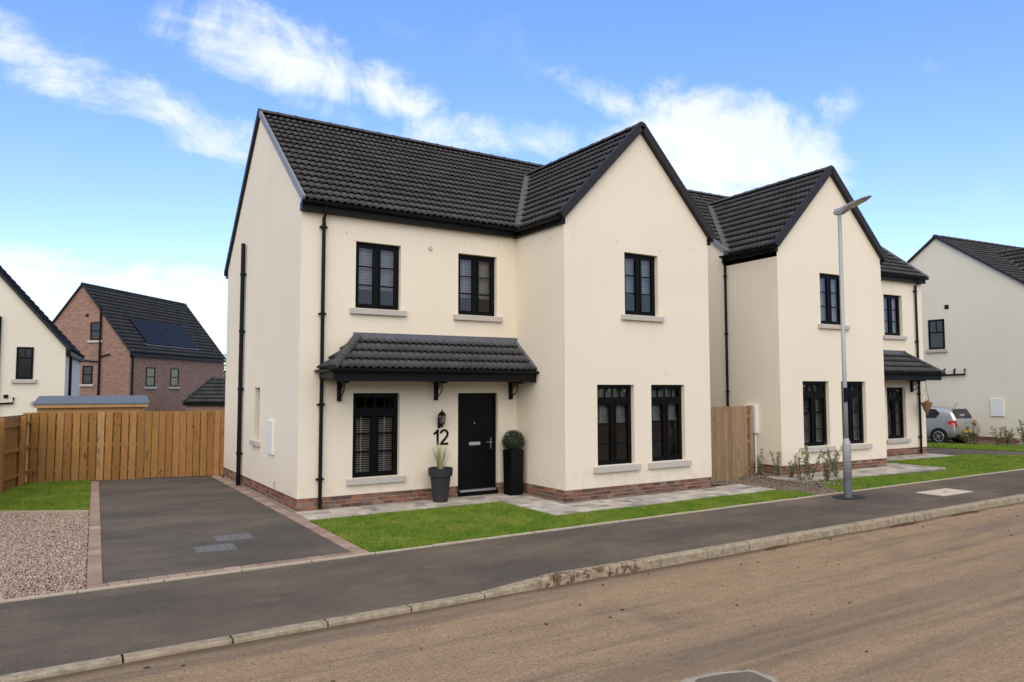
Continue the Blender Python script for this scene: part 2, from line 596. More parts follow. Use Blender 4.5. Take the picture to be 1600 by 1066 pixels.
pieces('shrub_leaf', [(0.09, 0.12, 0.035), (0.17, 0.19, 0.06), (0.26, 0.24, 0.12), (0.12, 0.13, 0.05), (0.3, 0.27, 0.17)], 0.6, 0.2, 10, 0.0, 0.3)
pieces('tree_leaf', [(0.03, 0.06, 0.015), (0.06, 0.1, 0.025), (0.045, 0.08, 0.02)], 0.7, 0.2, 10, 0.0, 0.2)
simple('bark', (0.1, 0.07, 0.045), 0.9, 0.1, var=0.3)
simple('wicker', (0.24, 0.14, 0.07), 0.9, 0.1, var=0.4, nscale=60, bump=0.5)
simple('car_silver', (0.45, 0.46, 0.46), 0.2, 0.5, 0.7, var=0.02)
simple('car_glass', (0.012, 0.014, 0.016), 0.1, 0.5, var=0.05)
simple('tyre', (0.012, 0.012, 0.012), 0.85, 0.3)
simple('tail_red', (0.42, 0.012, 0.012), 0.2, 0.5, var=0.05)
simple('plate_yellow', (0.5, 0.36, 0.05), 0.5)
simple('mud', (0.085, 0.05, 0.028), 0.95, 0.1, var=0.3)
simple('stone_cover', (0.5, 0.43, 0.34), 0.9, 0.15, var=0.12, nscale=9)
simple('cover_tray', (0.125, 0.12, 0.11), 0.7, 0.4, var=0.5, nscale=45, bump=0.5)
simple('cement', (0.33, 0.28, 0.21), 0.95, 0.1, var=0.3, nscale=12, bump=0.3)
simple('field', (0.1, 0.11, 0.05), 0.95, 0.1, var=0.4, nscale=0.3)
simple('sensor_white', (0.5, 0.48, 0.45), 0.6)


# ------------------------------------------------------------------ mesh helpers
class MB:
    """collects shapes; build() links them as one mesh object"""
    def __init__(s, mir=None):
        s.v, s.f = [], []
        s.mir = mir

    def add(s, vs, fs):
        o = len(s.v)
        s.v += [tuple(v) for v in vs]
        s.f += [tuple(i + o for i in f) for f in fs]
        return s

    def box(s, x0, x1, y0, y1, z0, z1):
        return s.add([(x0, y0, z0), (x1, y0, z0), (x1, y1, z0), (x0, y1, z0), (x0, y0, z1), (x1, y0, z1), (x1, y1, z1), (x0, y1, z1)],
                     [(0, 3, 2, 1), (4, 5, 6, 7), (0, 1, 5, 4), (1, 2, 6, 5), (2, 3, 7, 6), (3, 0, 4, 7)])

    def quad(s, a, b, c, d):
        return s.add([a, b, c, d], [(0, 1, 2, 3)])

    def poly(s, pts):
        return s.add(pts, [tuple(range(len(pts)))])

    def slab(s, pts, z0, z1):
        """flat polygon (ccw) extruded between two heights; z1 may be a function"""
        n = len(pts)
        top = [(x, y, z1(x, y) if callable(z1) else z1) for x, y in pts]
        bot = [(x, y, z0) for x, y in pts]
        fs = [tuple(range(n)), tuple(range(2 * n - 1, n - 1, -1))]
        fs += [(i, i + n, (i + 1) % n + n, (i + 1) % n) for i in range(n)]
        return s.add(top + bot, fs)

    def bar(s, a, b, w, h, up=(0, 0, 1)):
        a, b = Vector(a), Vector(b)
        d = (b - a).normalized()
        r = d.cross(Vector(up)).normalized()
        u = r.cross(d)
        vs = []
        for p in (a, b):
            for sx, sy in ((-1, -1), (1, -1), (1, 1), (-1, 1)):
                vs.append(p + r * (sx * w / 2) + u * (sy * h / 2))
        return s.add(vs, [(0, 1, 2, 3), (7, 6, 5, 4), (0, 4, 5, 1), (1, 5, 6, 2), (2, 6, 7, 3), (3, 7, 4, 0)])

    def tube(s, path, r, n=10, cap=True, rs=None):
        path = [Vector(p) for p in path]
        vs, fs = [], []
        for i, p in enumerate(path):
            d = (path[min(i + 1, len(path) - 1)] - path[max(i - 1, 0)]).normalized()
            ref = Vector((0, 0, 1)) if abs(d.z) < 0.9 else Vector((1, 0, 0))
            a = d.cross(ref).normalized()
            b = a.cross(d)
            rr = rs[i] if rs else r
            for k in range(n):
                t = 2 * math.pi * k / n
                vs.append(p + (a * math.cos(t) + b * math.sin(t)) * rr)
        for i in range(len(path) - 1):
            for k in range(n):
                k2 = (k + 1) % n
                fs.append((i * n + k, (i + 1) * n + k, (i + 1) * n + k2, i * n + k2))
        if cap:
            fs.append(tuple(range(n)))
            fs.append(tuple((len(path) - 1) * n + k for k in range(n - 1, -1, -1)))
        return s.add(vs, fs)

    def lathe(s, prof, c=(0, 0, 0), n=20):
        vs, fs = [], []
        for r, z in prof:
            for k in range(n):
                t = 2 * math.pi * k / n
                vs.append((c[0] + r * math.cos(t), c[1] + r * math.sin(t), c[2] + z))
        for i in range(len(prof) - 1):
            for k in range(n):
                k2 = (k + 1) % n
                fs.append((i * n + k, i * n + k2, (i + 1) * n + k2, (i + 1) * n + k))
        fs.append(tuple(range(n - 1, -1, -1)))
        fs.append(tuple((len(prof) - 1) * n + k for k in range(n)))
        return s.add(vs, fs)

    def mesh(s, name):
        v, f = s.v, s.f
        if s.mir is not None:
            v = [(s.mir - x, y, z) for x, y, z in v]
            f = [tuple(reversed(q)) for q in f]
        me = bpy.data.meshes.new(name)
        me.from_pydata(v, [], f)
        return me

    def build(s, name, mat, parent=None, smooth=False, bevel=0.0, fix=False):
        me = s.mesh(name)
        if fix:
            bm = bmesh.new()
            bm.from_mesh(me)
            bmesh.ops.recalc_face_normals(bm, faces=bm.faces)
            bm.to_mesh(me)
            bm.free()
        return link(name, me, mat, parent, smooth, bevel)


def link(name, me, mat, parent=None, smooth=False, bevel=0.0):
    if mat and not me.materials:
        me.materials.append(MATS[mat])
    if smooth:
        me.polygons.foreach_set('use_smooth', [True] * len(me.polygons))
        me.update()
    o = bpy.data.objects.new(name, me)
    C.objects.link(o)
    if parent:
        o.parent = parent
    if bevel:
        m = o.modifiers.new('bevel', 'BEVEL')
        m.width = bevel
        m.segments = 2
        m.limit_method = 'ANGLE'
    return o


def tag(o, label=None, cat=None, group=None, kind=None):
    if label:
        o['label'] = label
    if cat:
        o['category'] = cat
    if group:
        o['group'] = group
    if kind:
        o['kind'] = kind
    return o


def empty(name, loc=(0, 0, 0), rz=0.0):
    o = bpy.data.objects.new(name, None)
    o.empty_display_size = 0.3
    C.objects.link(o)
    o.location = loc
    o.rotation_euler = (0, 0, rz)
    return o


def clip_poly(bm, polygon2d):
    """cut a bmesh to a convex ccw polygon in its local xy plane"""
    n = len(polygon2d)
    for i in range(n):
        a, b = Vector(polygon2d[i]), Vector(polygon2d[(i + 1) % n])
        d = b - a
        nor = Vector((d.y, -d.x, 0)).normalized()
        g = bm.verts[:] + bm.edges[:] + bm.faces[:]
        if not g:
            return
        bmesh.ops.bisect_plane(bm, geom=g, dist=1e-5, plane_co=(a.x, a.y, 0), plane_no=nor, clear_outer=True)


# ------------------------------------------------------------------ roof tiles
TW, TG = 0.30, 0.29          # cover width and gauge of one tile


def tile_mb(w=TW, g=TG):
    m = MB()
    nu = 12
    L = g + 0.05
    lo, hi, lip = [], [], []
    for i in range(nu + 1):
        u = w * i / nu
        h = 0.05 * (0.5 - 0.5 * math.cos(4 * math.pi * i / nu)) ** 1.15
        lo.append((u, 0, 0.035 + h))
        hi.append((u, L, 0.006 + h * 0.42))
        lip.append((u, 0.09, 0.01 + h * 0.5))
    vs = lo + hi + lip
    n = nu + 1
    fs = []
    for i in range(nu):
        fs.append((i, i + 1, n + i + 1, n + i))
        fs.append((2 * n + i, 2 * n + i + 1, i + 1, i))
    m.add(vs, fs)
    return m


TILE = tile_mb().mesh('roof_tile')
TILE.materials.append(MATS['roof_tile_dark'])
TILE.polygons.foreach_set('use_smooth', [i % 2 == 0 for i in range(len(TILE.polygons))])


def slope_frame(poly):
    P = [Vector(p) for p in poly]
    n = Vector((0, 0, 0))
    for i in range(len(P)):
        n += P[i].cross(P[(i + 1) % len(P)])
    n.normalize()
    if n.z < 0:
        n = -n
    u = Vector((0, 0, 1)).cross(n).normalized()
    v = n.cross(u)
    zmin = min(P, key=lambda p: p.z)
    o = zmin.copy()
    uv = [((p - o).dot(u), (p - o).dot(v)) for p in P]
    umin = min(q[0] for q in uv)
    o = o + u * umin
    uv = [(a - umin, b) for a, b in uv]
    area = sum(uv[i][0] * uv[(i + 1) % len(uv)][1] - uv[(i + 1) % len(uv)][0] * uv[i][1] for i in range(len(uv)))
    if area < 0:
        uv = uv[::-1]
    return o, u, v, n, uv


def tile_slope(poly, phase=0.0, w=TW, g=TG):
    """returns list of (matrix, uv clip polygon or None) for a convex roof polygon"""
    o, u, v, n, uv = slope_frame(poly)
    M0 = Matrix(((u.x, v.x, n.x, o.x), (u.y, v.y, n.y, o.y), (u.z, v.z, n.z, o.z), (0, 0, 0, 1)))
    umax = max(q[0] for q in uv)
    vmax = max(q[1] for q in uv)
    res = []

    def inside(x, y, e=1e-4):
        for i in range(len(uv)):
            a, b = uv[i], uv[(i + 1) % len(uv)]
            if (b[0] - a[0]) * (y - a[1]) - (b[1] - a[1]) * (x - a[0]) < -e:
                return False
        return True
    j = 0
    while j * g < vmax - 0.02:
        i = -1
        while i * w + phase < umax:
            x0, y0 = i * w + phase, j * g
            cs = [inside(x, y) for x, y in ((x0, y0), (x0 + w, y0), (x0, y0 + g), (x0 + w, y0 + g))]
            M = M0 @ Matrix.Translation((x0, y0, 0))
            if all(cs):
                res.append((M, None))
            else:
                # test overlap by sampling
                hit = any(inside(x0 + w * a / 6, y0 + g * b / 6) for a in range(7) for b in range(7))
                if hit:
                    res.append((M, [(q[0] - x0, q[1] - y0) for q in uv]))
            i += 1
        j += 1
    return res


def cut_tile(clip):
    bm = bmesh.new()
    bm.from_mesh(TILE)
    clip_poly(bm, clip)
    if not bm.faces:
        bm.free()
        return None
    me = bpy.data.meshes.new('roof_tile')
    bm.to_mesh(me)
    bm.free()
    me.materials.append(MATS['roof_tile_dark'])
    return me


def lay_tiles(slopes, parent, world, n_single=300):
    """tiles nearest the camera are single objects, the rest one joined part"""
    allt = [t for s in slopes for t in s]
    allt.sort(key=lambda t: ((world @ t[0]).translation - CAM).length)
    rest = bmesh.new()
    cnt = 0
    for M, clip in allt:
        me = TILE if clip is None else cut_tile(clip)
        if me is None:
            continue
        if cnt < n_single:
            o = bpy.data.objects.new('roof_tile', me)
            C.objects.link(o)
            o.parent = parent
            jit = Matrix.Translation((0, rnd.uniform(-.004, .004), rnd.uniform(0, .003))) @ Matrix.Rotation(rnd.uniform(-.006, .006), 4, 'Z')
            o.matrix_basis = M @ jit
            cnt += 1
        else:
            nv = len(rest.verts)
            rest.from_mesh(me)
            rest.verts.ensure_lookup_table()
            bmesh.ops.transform(rest, matrix=M, verts=rest.verts[nv:])
    if len(rest.faces):
        me = bpy.data.meshes.new('roof_tiling')
        rest.to_mesh(me)
        o = link('roof_tiling', me, 'roof_tile_dark', parent)
        tag(o, kind='stuff')
    rest.free()


def half_round(L=0.45, r=0.12, n=8, lip=0.012):
    """ridge cap along +x, open below"""
    m = MB()
    vs, fs = [], []
    for x, k in ((0, 1.0), (0.05, 1.0), (0.05, 0.9), (L, 0.9)):
        for i in range(n + 1):
            t = math.pi * i / n
            vs.append((x, r * k * math.cos(t), r * k * math.sin(t) * 0.8))
    for a in range(3):
        for i in range(n):
            fs.append((a * (n + 1) + i, (a + 1) * (n + 1) + i, (a + 1) * (n + 1) + i + 1, a * (n + 1) + i + 1))
    fs.append(tuple(range(n + 1)))
    m.add(vs, fs)
    return m.mesh('ridge_tile')


CAP = half_round()
CAP.materials.append(MATS['roof_tile_dark'])


def lay_caps(a, b, parent, step=0.42, name='ridge_tile', scale=1.0, drop=0.0):
    a, b = Vector(a), Vector(b)
    d = (b - a)
    n = max(1, round(d.length / step))
    x = d.normalized()
    y = Vector((0, 0, 1)).cross(x).normalized()
    z = x.cross(y)
    k = d.length / n / 0.42
    for i in range(n):
        o = bpy.data.objects.new(name, CAP)
        C.objects.link(o)
        o.parent = parent
        p = a + d * (i / n) + z * (-drop)
        M = Matrix(((x.x, y.x, z.x, p.x), (x.y, y.y, z.y, p.y), (x.z, y.z, z.z, p.z), (0, 0, 0, 1)))
        o.matrix_basis = M @ Matrix.Diagonal((k, scale, scale, 1))


# ------------------------------------------------------------------ walls with openings
def wall_panel(m, org, ud, nd, u1, z0, z1, holes, depth=0.11):
    """vertical wall from org along ud (unit 2d), outward normal nd; holes (u0,u1,z0,z1)"""
    ox, oy = org

    def pt(u, z, d=0.0):
        return (ox + ud[0] * u - nd[0] * d, oy + ud[1] * u - nd[1] * d, z)
    us = sorted({0.0, u1} | {h[0] for h in holes} | {h[1] for h in holes})
    zs = sorted({z0, z1} | {h[2] for h in holes} | {h[3] for h in holes})
    # orientation: keep the face normal along nd
    flip = (ud[0] * 0 + ud[1] * nd[0] - ud[0] * nd[1]) < 0   # cross(ud, up) . nd

    def q(a, b, c, d):
        if flip:
            m.quad(d, c, b, a)
        else:
            m.quad(a, b, c, d)
    for i in range(len(us) - 1):
        for j in range(len(zs) - 1):
            cu, cz = (us[i] + us[i + 1]) / 2, (zs[j] + zs[j + 1]) / 2
            if any(h[0] < cu < h[1] and h[2] < cz < h[3] for h in holes):
                continue
            q(pt(us[i], zs[j]), pt(us[i + 1], zs[j]), pt(us[i + 1], zs[j + 1]), pt(us[i], zs[j + 1]))
    for a, b, c, d in holes:
        q(pt(a, c), pt(a, d), pt(a, d, depth), pt(a, c, depth))
        q(pt(b, d), pt(b, c), pt(b, c, depth), pt(b, d, depth))
        q(pt(a, d), pt(b, d), pt(b, d, depth), pt(a, d, depth))
        if c > z0 + 1e-6:
            q(pt(b, c), pt(a, c), pt(a, c, depth), pt(b, c, depth))


def window(parent, place, w, h, style, mir=False, sill_ext=0.12, sill=True, sill_h=0.115, depth=0.1):
    """place(u, d, z) -> local point of the wall: u along, d outward.  style: dict"""
    def bx(m, u0, u1, d0, d1, z0, z1):
        P = [place(u, d, z) for z in (z0, z1) for (u, d) in ((u0, d0), (u1, d0), (u1, d1), (u0, d1))]
        return m.add(P, [(0, 3, 2, 1), (4, 5, 6, 7), (0, 1, 5, 4), (1, 2, 6, 5), (2, 3, 7, 6), (3, 0, 4, 7)])
    ft = 0.055
    fr = MB()
    d0, d1 = -depth - 0.06, -depth + 0.008
    bx(fr, 0, ft, d0, d1, 0, h)
    bx(fr, w - ft, w, d0, d1, 0, h)
    bx(fr, ft, w - ft, d0, d1, 0, ft)
    bx(fr, ft, w - ft, d0, d1, h - ft, h)
    tr = style.get('transom')
    top = h - ft
    if tr:
        bx(fr, ft, w - ft, d0, d1, h - tr - 0.05, h - tr + 0.03)
        low_top = h - tr - 0.05
    else:
        low_top = top
    nc = style.get('cols', 2)
    mul = 0.07
    if nc == 2:
        bx(fr, w / 2 - mul / 2, w / 2 + mul / 2, d0, d1, ft, low_top)
    win = fr.build('window', 'frame_black', parent, fix=True)

    def cell(u0, u1, z0, z1, bars_h=(), bars_v=(), sash=0.045):
        sm = MB()
        e0, e1 = -depth - 0.045, -depth + 0.02
        g = 0.004
        bx(sm, u0 + g, u0 + sash, e0, e1, z0 + g, z1 - g)
        bx(sm, u1 - sash, u1 - g, e0, e1, z0 + g, z1 - g)
        bx(sm, u0 + sash, u1 - sash, e0, e1, z0 + g, z0 + sash)
        bx(sm, u0 + sash, u1 - sash, e0, e1, z1 - sash, z1 - g)
        sm.build('casement', 'frame_black', win, fix=True)
        a0, a1, b0, b1 = u0 + sash, u1 - sash, z0 + sash, z1 - sash
        for t in bars_h:
            z = b0 + (b1 - b0) * t
            bx(MB(), 0, 0, 0, 0, 0, 0)
            gb = MB()
            bx(gb, a0, a1, -depth - 0.035, -depth + 0.002, z - 0.013, z + 0.013)
            gb.build('glazing_bar', 'frame_black', win, fix=True)
        for t in bars_v:
            u = a0 + (a1 - a0) * t
            gb = MB()
            bx(gb, u - 0.013, u + 0.013, -depth - 0.035, -depth + 0.002, b0, b1)
            gb.build('glazing_bar', 'frame_black', win, fix=True)
        hz = [0] + sorted(bars_h) + [1]
        vs_ = [0] + sorted(bars_v) + [1]
        for i in range(len(hz) - 1):
            for j in range(len(vs_) - 1):
                gm = MB()
                dd = -depth - 0.015
                za, zb = b0 + (b1 - b0) * hz[i], b0 + (b1 - b0) * hz[i + 1]
                ua, ub = a0 + (a1 - a0) * vs_[j], a0 + (a1 - a0) * vs_[j + 1]
                q4 = [place(ua, dd, za), place(ub, dd, za), place(ub, dd, zb), place(ua, dd, zb)]
                nv_ = (Vector(q4[1]) - Vector(q4[0])).cross(Vector(q4[3]) - Vector(q4[0]))
                if nv_.dot(Vector(place(0, 1, 0)) - Vector(place(0, 0, 0))) < 0:
                    q4.reverse()
                gm.quad(*q4)
                gm.build('pane', 'window_glass', win)
    bh = style.get('bars_h', ())
    if nc == 2:
        cell(ft, w / 2 - mul / 2, ft, low_top, bh)
        cell(w / 2 + mul / 2, w - ft, ft, low_top, bh)
    else:
        cell(ft, w - ft, ft, low_top, bh, style.get('low_v', ()))
    if tr:
        cell(ft, w - ft, h - tr + 0.03, top, (), style.get('top_v', ()), 0.035)
    if sill:
        sm = MB()
        e = sill_ext
        bx(sm, -e, w + e, -depth - 0.0, 0.075, -sill_h, -0.012)
        so = sm.build('sill', 'concrete_sill', win, fix=True, bevel=0.006)
    return win


def blind(place, w, h, z_bottom, label, tilt=25, spacing=0.045, depth=0.24, inset=0.05, top_gap=0.05, mat='blind_white'):
    """a venetian blind hanging behind the glass: top-level thing in world space; place gives world points"""
    o0 = Vector(place(w / 2, -depth, h - top_gap))
    ux = (Vector(place(1, 0, 0)) - Vector(place(0, 0, 0)))
    dx = (Vector(place(0, 1, 0)) - Vector(place(0, 0, 0)))
    root = empty('venetian_blind', o0, math.atan2(ux.y, ux.x))
    sgn = 1 if ux.x * dx.y - ux.y * dx.x > 0 else -1    # local y of the outward side
    tag(root, label, 'blind', 'venetian blinds behind the windows')
    L = w - 2 * inset
    MB().box(-L / 2, L / 2, -0.025, 0.025, -0.02, 0.03).build('head_rail', mat, root)
    n = int((h - top_gap - z_bottom) / spacing)
    t = R(tilt) * sgn
    sl = MB()
    c, s = 0.025 * math.cos(t), 0.025 * math.sin(t)
    sl.add([(-L / 2, -c, s), (L / 2, -c, s), (L / 2, c, -s), (-L / 2, c, -s)], [(0, 1, 2, 3)])
    me = sl.mesh('slat')
    me.materials.append(MATS[mat])
    for i in range(1, n):
        o = bpy.data.objects.new('slat', me)
        C.objects.link(o)
        o.parent = root
        o.location = (0, 0, -i * spacing - 0.02)
    MB().box(-L / 2, L / 2, -0.02, 0.02, -n * spacing - 0.03, -n * spacing).build('bottom_rail', mat, root)
    for x in (-L * 0.28, L * 0.28):
        MB().box(x - 0.011, x + 0.011, 0.026 * sgn - 0.001, 0.026 * sgn + 0.001, -n * spacing, 0).build('tape', mat, root)
    return root


# ------------------------------------------------------------------ the two cream houses
W, WR, P, D = 9.168, 4.914, 1.8386, 6.75
ZP = 0.23
GC = (W + WR) / 2
EY, EZ, RY, RZ = -0.2, 5.895, 3.45, 8.745          # main front slope (under the tiles)
KM = (RZ - EZ) / (RY - EY)
BY, BZ = 6.9, 5.42
GRZ, KG = 8.15, 1.03
GEX = 4.82
GEZ = GRZ - KG * (GC - GEX)
GEX2 = 2 * GC - GEX
YT = EY + (GRZ - EZ) / KM
YV = EY + (GEZ - EZ) / KM
BRICK = MB().box(0, 0.205, 0, 0.06, 0, 0.061).mesh('brick')
BRICK.materials.append(MATS['brick_red'])
HALF = MB().box(0, 0.0925, 0, 0.06, 0, 0.061).mesh('brick')
HALF.materials.append(MATS['brick_red'])


def brick_run(parent, a, b, nd, z0=0.0, courses=3):
    """bricks along a wall line a->b (2d local) with outward normal nd"""
    a, b = Vector(a), Vector(b)
    d = (b - a)
    L = d.length
    u = d.normalized()
    # the brick's own y axis points inwards
    inn = Vector((-nd[0], -nd[1]))
    hand = u.x * inn.y - u.y * inn.x
    for c in range(courses):
        x = 0.0
        first = c % 2
        while x < L - 0.02:
            half = first or (L - x) < 0.205
            first = 0
            ln = min(0.0925 if half else 0.205, L - x)
            o = bpy.data.objects.new('brick', HALF if half else BRICK)
            C.objects.link(o)
            o.parent = parent
            off = rnd.uniform(0, 0.004)
            if hand > 0:
                q = a + u * x + inn * (0.006 + off)
                M = Matrix(((u.x, inn.x, 0, q.x), (u.y, inn.y, 0, q.y), (0, 0, 1, z0 + 0.004 + c * 0.0755), (0, 0, 0, 1)))
            else:
                q = a + u * (x + ln) + inn * (0.006 + off)
                M = Matrix(((-u.x, inn.x, 0, q.x), (-u.y, inn.y, 0, q.y), (0, 0, 1, z0 + 0.004 + c * 0.0755), (0, 0, 0, 1)))
            if half:
                M = M @ Matrix.Diagonal((ln / 0.0925, 1, 1, 1))
            o.matrix_basis = M
            x += ln + 0.013


UPPER = dict(cols=2, bars_h=(1 / 3, 2 / 3))
LOWER_MAIN = dict(cols=2, transom=0.36)
LOWER_G = dict(cols=2, transom=0.34, bars_h=(0.3, 0.66), top_v=(0.25, 0.5, 0.75))
LOWER_MAIN['top_v'] = (0.25, 0.5, 0.75)
LOWER_MAIN['bars_h'] = (0.36, 0.68)


def cream_house(root, mir, label_other):
    """root empty stands at the left end of the main front wall (plain) or is mirrored about W"""
    mm = W if mir else None
    Wm = Matrix.Translation(root.location) @ Matrix.Rotation(root.rotation_euler[2], 4, 'Z')

    def X(x):
        return W - x if mir else x

    def new():
        return MB(mm)
    sx = -1 if mir else 1

    wins = {
        'um1': ((1.10, 0), 0.972, 3.915, 5.26, UPPER), 'um2': ((3.42, 0), 0.975, 3.905, 5.245, UPPER),
        'gm': ((1.08, 0), 0.995, 0.545, 2.215, LOWER_MAIN),
        'ug': ((6.552, -P), 0.99, 3.915, 5.29, UPPER),
        'g1': ((5.757, -P), 1.031, 0.675, 2.38, LOWER_G), 'g2': ((7.292, -P), 1.031, 0.675, 2.38, LOWER_G)}
    door = (3.425, 4.425, 0.03, 2.205)
    wall = new()
    top = 5.9
    hm = [(v[0][0], v[0][0] + v[1], v[2], v[3]) for k, v in wins.items() if k in ('um1', 'um2', 'gm')]
    hm.append((door[0], door[1], ZP, door[3]))
    wall_panel(wall, (0, 0), (1, 0), (0, -1), WR, ZP, top, hm)
    hg = [(v[0][0] - WR, v[0][0] - WR + v[1], v[2], v[3]) for k, v in wins.items() if k in ('ug', 'g1', 'g2')]
    wall_panel(wall, (WR, -P), (1, 0), (0, -1), W - WR, ZP, top, hg)
    wall.poly([(WR, -P, top), (W, -P, top), (W, -P, 5.99), (GC, -P, GRZ - 0.03), (WR, -P, 5.99)][0:5])
    wall_panel(wall, (WR, -P), (0, 1), (-1, 0), P, ZP, 5.9, [])
    wall_panel(wall, (W, -P), (0, 1), (1, 0), P + D, ZP, 5.6, [])
    wall_panel(wall, (0, 0), (0, 1), (-1, 0), D, ZP, 5.5, [(2.98, 3.46, 1.14, 2.33)], 0.13)
    wall.poly([(0, D, 5.5), (0, 0, 5.5), (0, 0, 5.99), (0, RY, RZ - 0.04), (0, D, 5.52)])
    wall.poly([(W, 0, 5.6), (W, D, 5.6), (W, RY, RZ - 0.04), (W, 0, 5.99)])
    wall_panel(wall, (0, D), (1, 0), (0, 1), W, ZP, 5.5, [])
    wall.build('wall', 'cream_render', root)
    # inside floors and a cross wall, dark rooms behind the glass
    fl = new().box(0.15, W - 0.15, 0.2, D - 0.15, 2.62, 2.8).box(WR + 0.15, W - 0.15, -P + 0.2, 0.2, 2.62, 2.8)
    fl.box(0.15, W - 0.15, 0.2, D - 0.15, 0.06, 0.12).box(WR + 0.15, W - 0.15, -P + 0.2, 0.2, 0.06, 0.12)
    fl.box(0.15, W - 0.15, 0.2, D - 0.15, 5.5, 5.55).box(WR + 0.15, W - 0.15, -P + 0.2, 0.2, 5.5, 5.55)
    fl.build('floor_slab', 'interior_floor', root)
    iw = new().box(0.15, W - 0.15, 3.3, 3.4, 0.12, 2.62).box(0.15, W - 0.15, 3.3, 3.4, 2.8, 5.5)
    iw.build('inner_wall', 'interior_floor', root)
    # plinth
    pl = new()
    for x0, x1, y0, y1 in ((0.018, door[0], 0.018, 0.1), (door[1], WR + 0.018, 0.018, 0.1), (WR + 0.018, W - 0.018, -P + 0.018, -P + 0.1),
                           (WR + 0.018, WR + 0.1, -P + 0.1, 0.018), (0.018, 0.1, 0.1, D - 0.018), (W - 0.1, W - 0.018, -P + 0.1, D - 0.018), (0.1, W - 0.1, D - 0.1, D - 0.018)):
        pl.box(x0, x1, y0, y1, -0.35, ZP + 0.002)
    plo = pl.build('plinth', 'mortar', root)
    brick_run(plo, (X(0), 0), (X(door[0]), 0), (0, -1))
    brick_run(plo, (X(door[1]), 0), (X(WR), 0), (0, -1))
    brick_run(plo, (X(WR), -P), (X(W), -P), (0, -1))
    brick_run(plo, (X(WR), 0), (X(WR), -P + 0.07), (-sx, 0))
    if not mir:
        brick_run(plo, (0, D), (0, 0.07), (-1, 0))
    else:
        brick_run(plo, (X(W), 0.5), (X(W), -P + 0.07), (sx, 0))
        brick_run(plo, (X(0), 0.07), (X(0), 1.0), (-sx, 0))
    # windows
    places = {}
    for k, ((x0, y0), w, z0, z1, st) in wins.items():
        def place(u, d, z, x0=x0, y0=y0, z0=z0):
            return (X(x0 + u), y0 - d, z0 + z)
        window(root, place, w, z1 - z0, st, mir, sill_ext=0.118, depth=0.11, sill_h=0.14 if k in ('g1', 'g2') else 0.125)
        places[k] = ((lambda u, d, z, pl=place: tuple(Wm @ Vector(pl(u, d, z)))), w, z1 - z0)
    if not mir:
        def place(u, d, z):
            return (0 - d, 3.46 - u, 1.14 + z)
        window(root, place, 0.48, 1.19, dict(cols=1), sill_ext=0.12, depth=0.13)
    # door
    dm = new().box(door[0] + 0.06, door[1] - 0.06, 0.1, 0.15, door[2] + 0.1, door[3] - 0.06)
    do = dm.build('door', 'door_black', root, fix=True)
    fm = new()
    fm.box(door[0], door[0] + 0.06, 0.085, 0.16, door[2], door[3]).box(door[1] - 0.06, door[1], 0.085, 0.16, door[2], door[3])
    fm.box(door[0] + 0.06, door[1] - 0.06, 0.085, 0.16, door[3] - 0.06, door[3])
    fm.build('frame', 'frame_black', do, fix=True)
    for zc, zz in ((0.35, 0.95), (1.25, 2.0)):          # raised panel mouldings
        pm = new()
        for xa, xb in ((door[0] + 0.2, door[0] + 0.45), (door[0] + 0.56, door[0] + 0.8)):
            pm.box(xa, xb, 0.093, 0.1, zc, zz)
        pm.build('door_panel', 'door_black', do, fix=True, bevel=0.003)
    new().box(door[0] + 0.32, door[0] + 0.6, 0.078, 0.1, 1.07, 1.14).build('letter_plate', 'chrome', do, fix=True, bevel=0.004)
    hx = door[1] - 0.13
    hm_ = new().box(hx - 0.018, hx + 0.018, 0.082, 0.1, 0.98, 1.22)
    hm_.tube([(hx, 0.1, 1.12), (hx, 0.045, 1.12), (hx - 0.13, 0.045, 1.12)], 0.01, 8)
    hm_.build('handle', 'chrome', do, fix=True)
    new().tube([(door[0] + 0.46, 0.1, 1.55), (door[0] + 0.46, 0.088, 1.55)], 0.014, 10).build('peephole', 'chrome', do, fix=True)
    th = new().box(door[0] + 0.05, door[1] - 0.05, -0.02, 0.11, 0.085, 0.125)
    th.build('threshold', 'aluminium', do, fix=True, bevel=0.006)
    new().box(door[0] + 0.002, door[1] - 0.002, -0.015, 0.12, -0.05, 0.08).build('step', 'frame_black', do, fix=True)

    # ---------------- roof
    u = new()
    A = [(-0.05, EY, EZ), (GEX + (EZ - GEZ) / KG, EY, EZ), (GC, YT, GRZ), (GC, RY, RZ), (-0.05, RY, RZ)]
    B = [(GC, YT, GRZ), (GEX2 - (EZ - GEZ) / KG - 0.02, EY, EZ), (W + 0.05, EY, EZ), (W + 0.05, RY, RZ), (GC, RY, RZ)]
    Bk = [(W + 0.05, BY, BZ), (-0.05, BY, BZ), (-0.05, RY, RZ), (W + 0.05, RY, RZ)]
    G1 = [(GEX, -P - 0.05, GEZ), (GC, -P - 0.05, GRZ), (GC, YT, GRZ), (GEX, YV, GEZ)]
    G2 = [(GC, -P - 0.05, GRZ), (GEX2, -P - 0.05, GEZ), (GEX2, YV, GEZ), (GC, YT, GRZ)]
    for q in (A, B, Bk, G1, G2):
        u.poly(q)
    roof = u.build('roof', 'roof_felt', root)

    def mp(q):
        return [(X(a), b, c) for a, b, c in q]
    if not mir:
        vis = [tile_slope(mp(A)), tile_slope(mp(G1), 0.02)]
    else:
        vis = [tile_slope(mp(A)), tile_slope(mp(B)), tile_slope(mp(G2), 0.02)]
    lay_tiles(vis, roof, Wm, 300)
    back = [tile_slope(mp(Bk))]
    back += [tile_slope(mp(B)), tile_slope(mp(G2))] if not mir else [tile_slope(mp(G1))]
    lay_tiles(back, roof, Wm, 0)
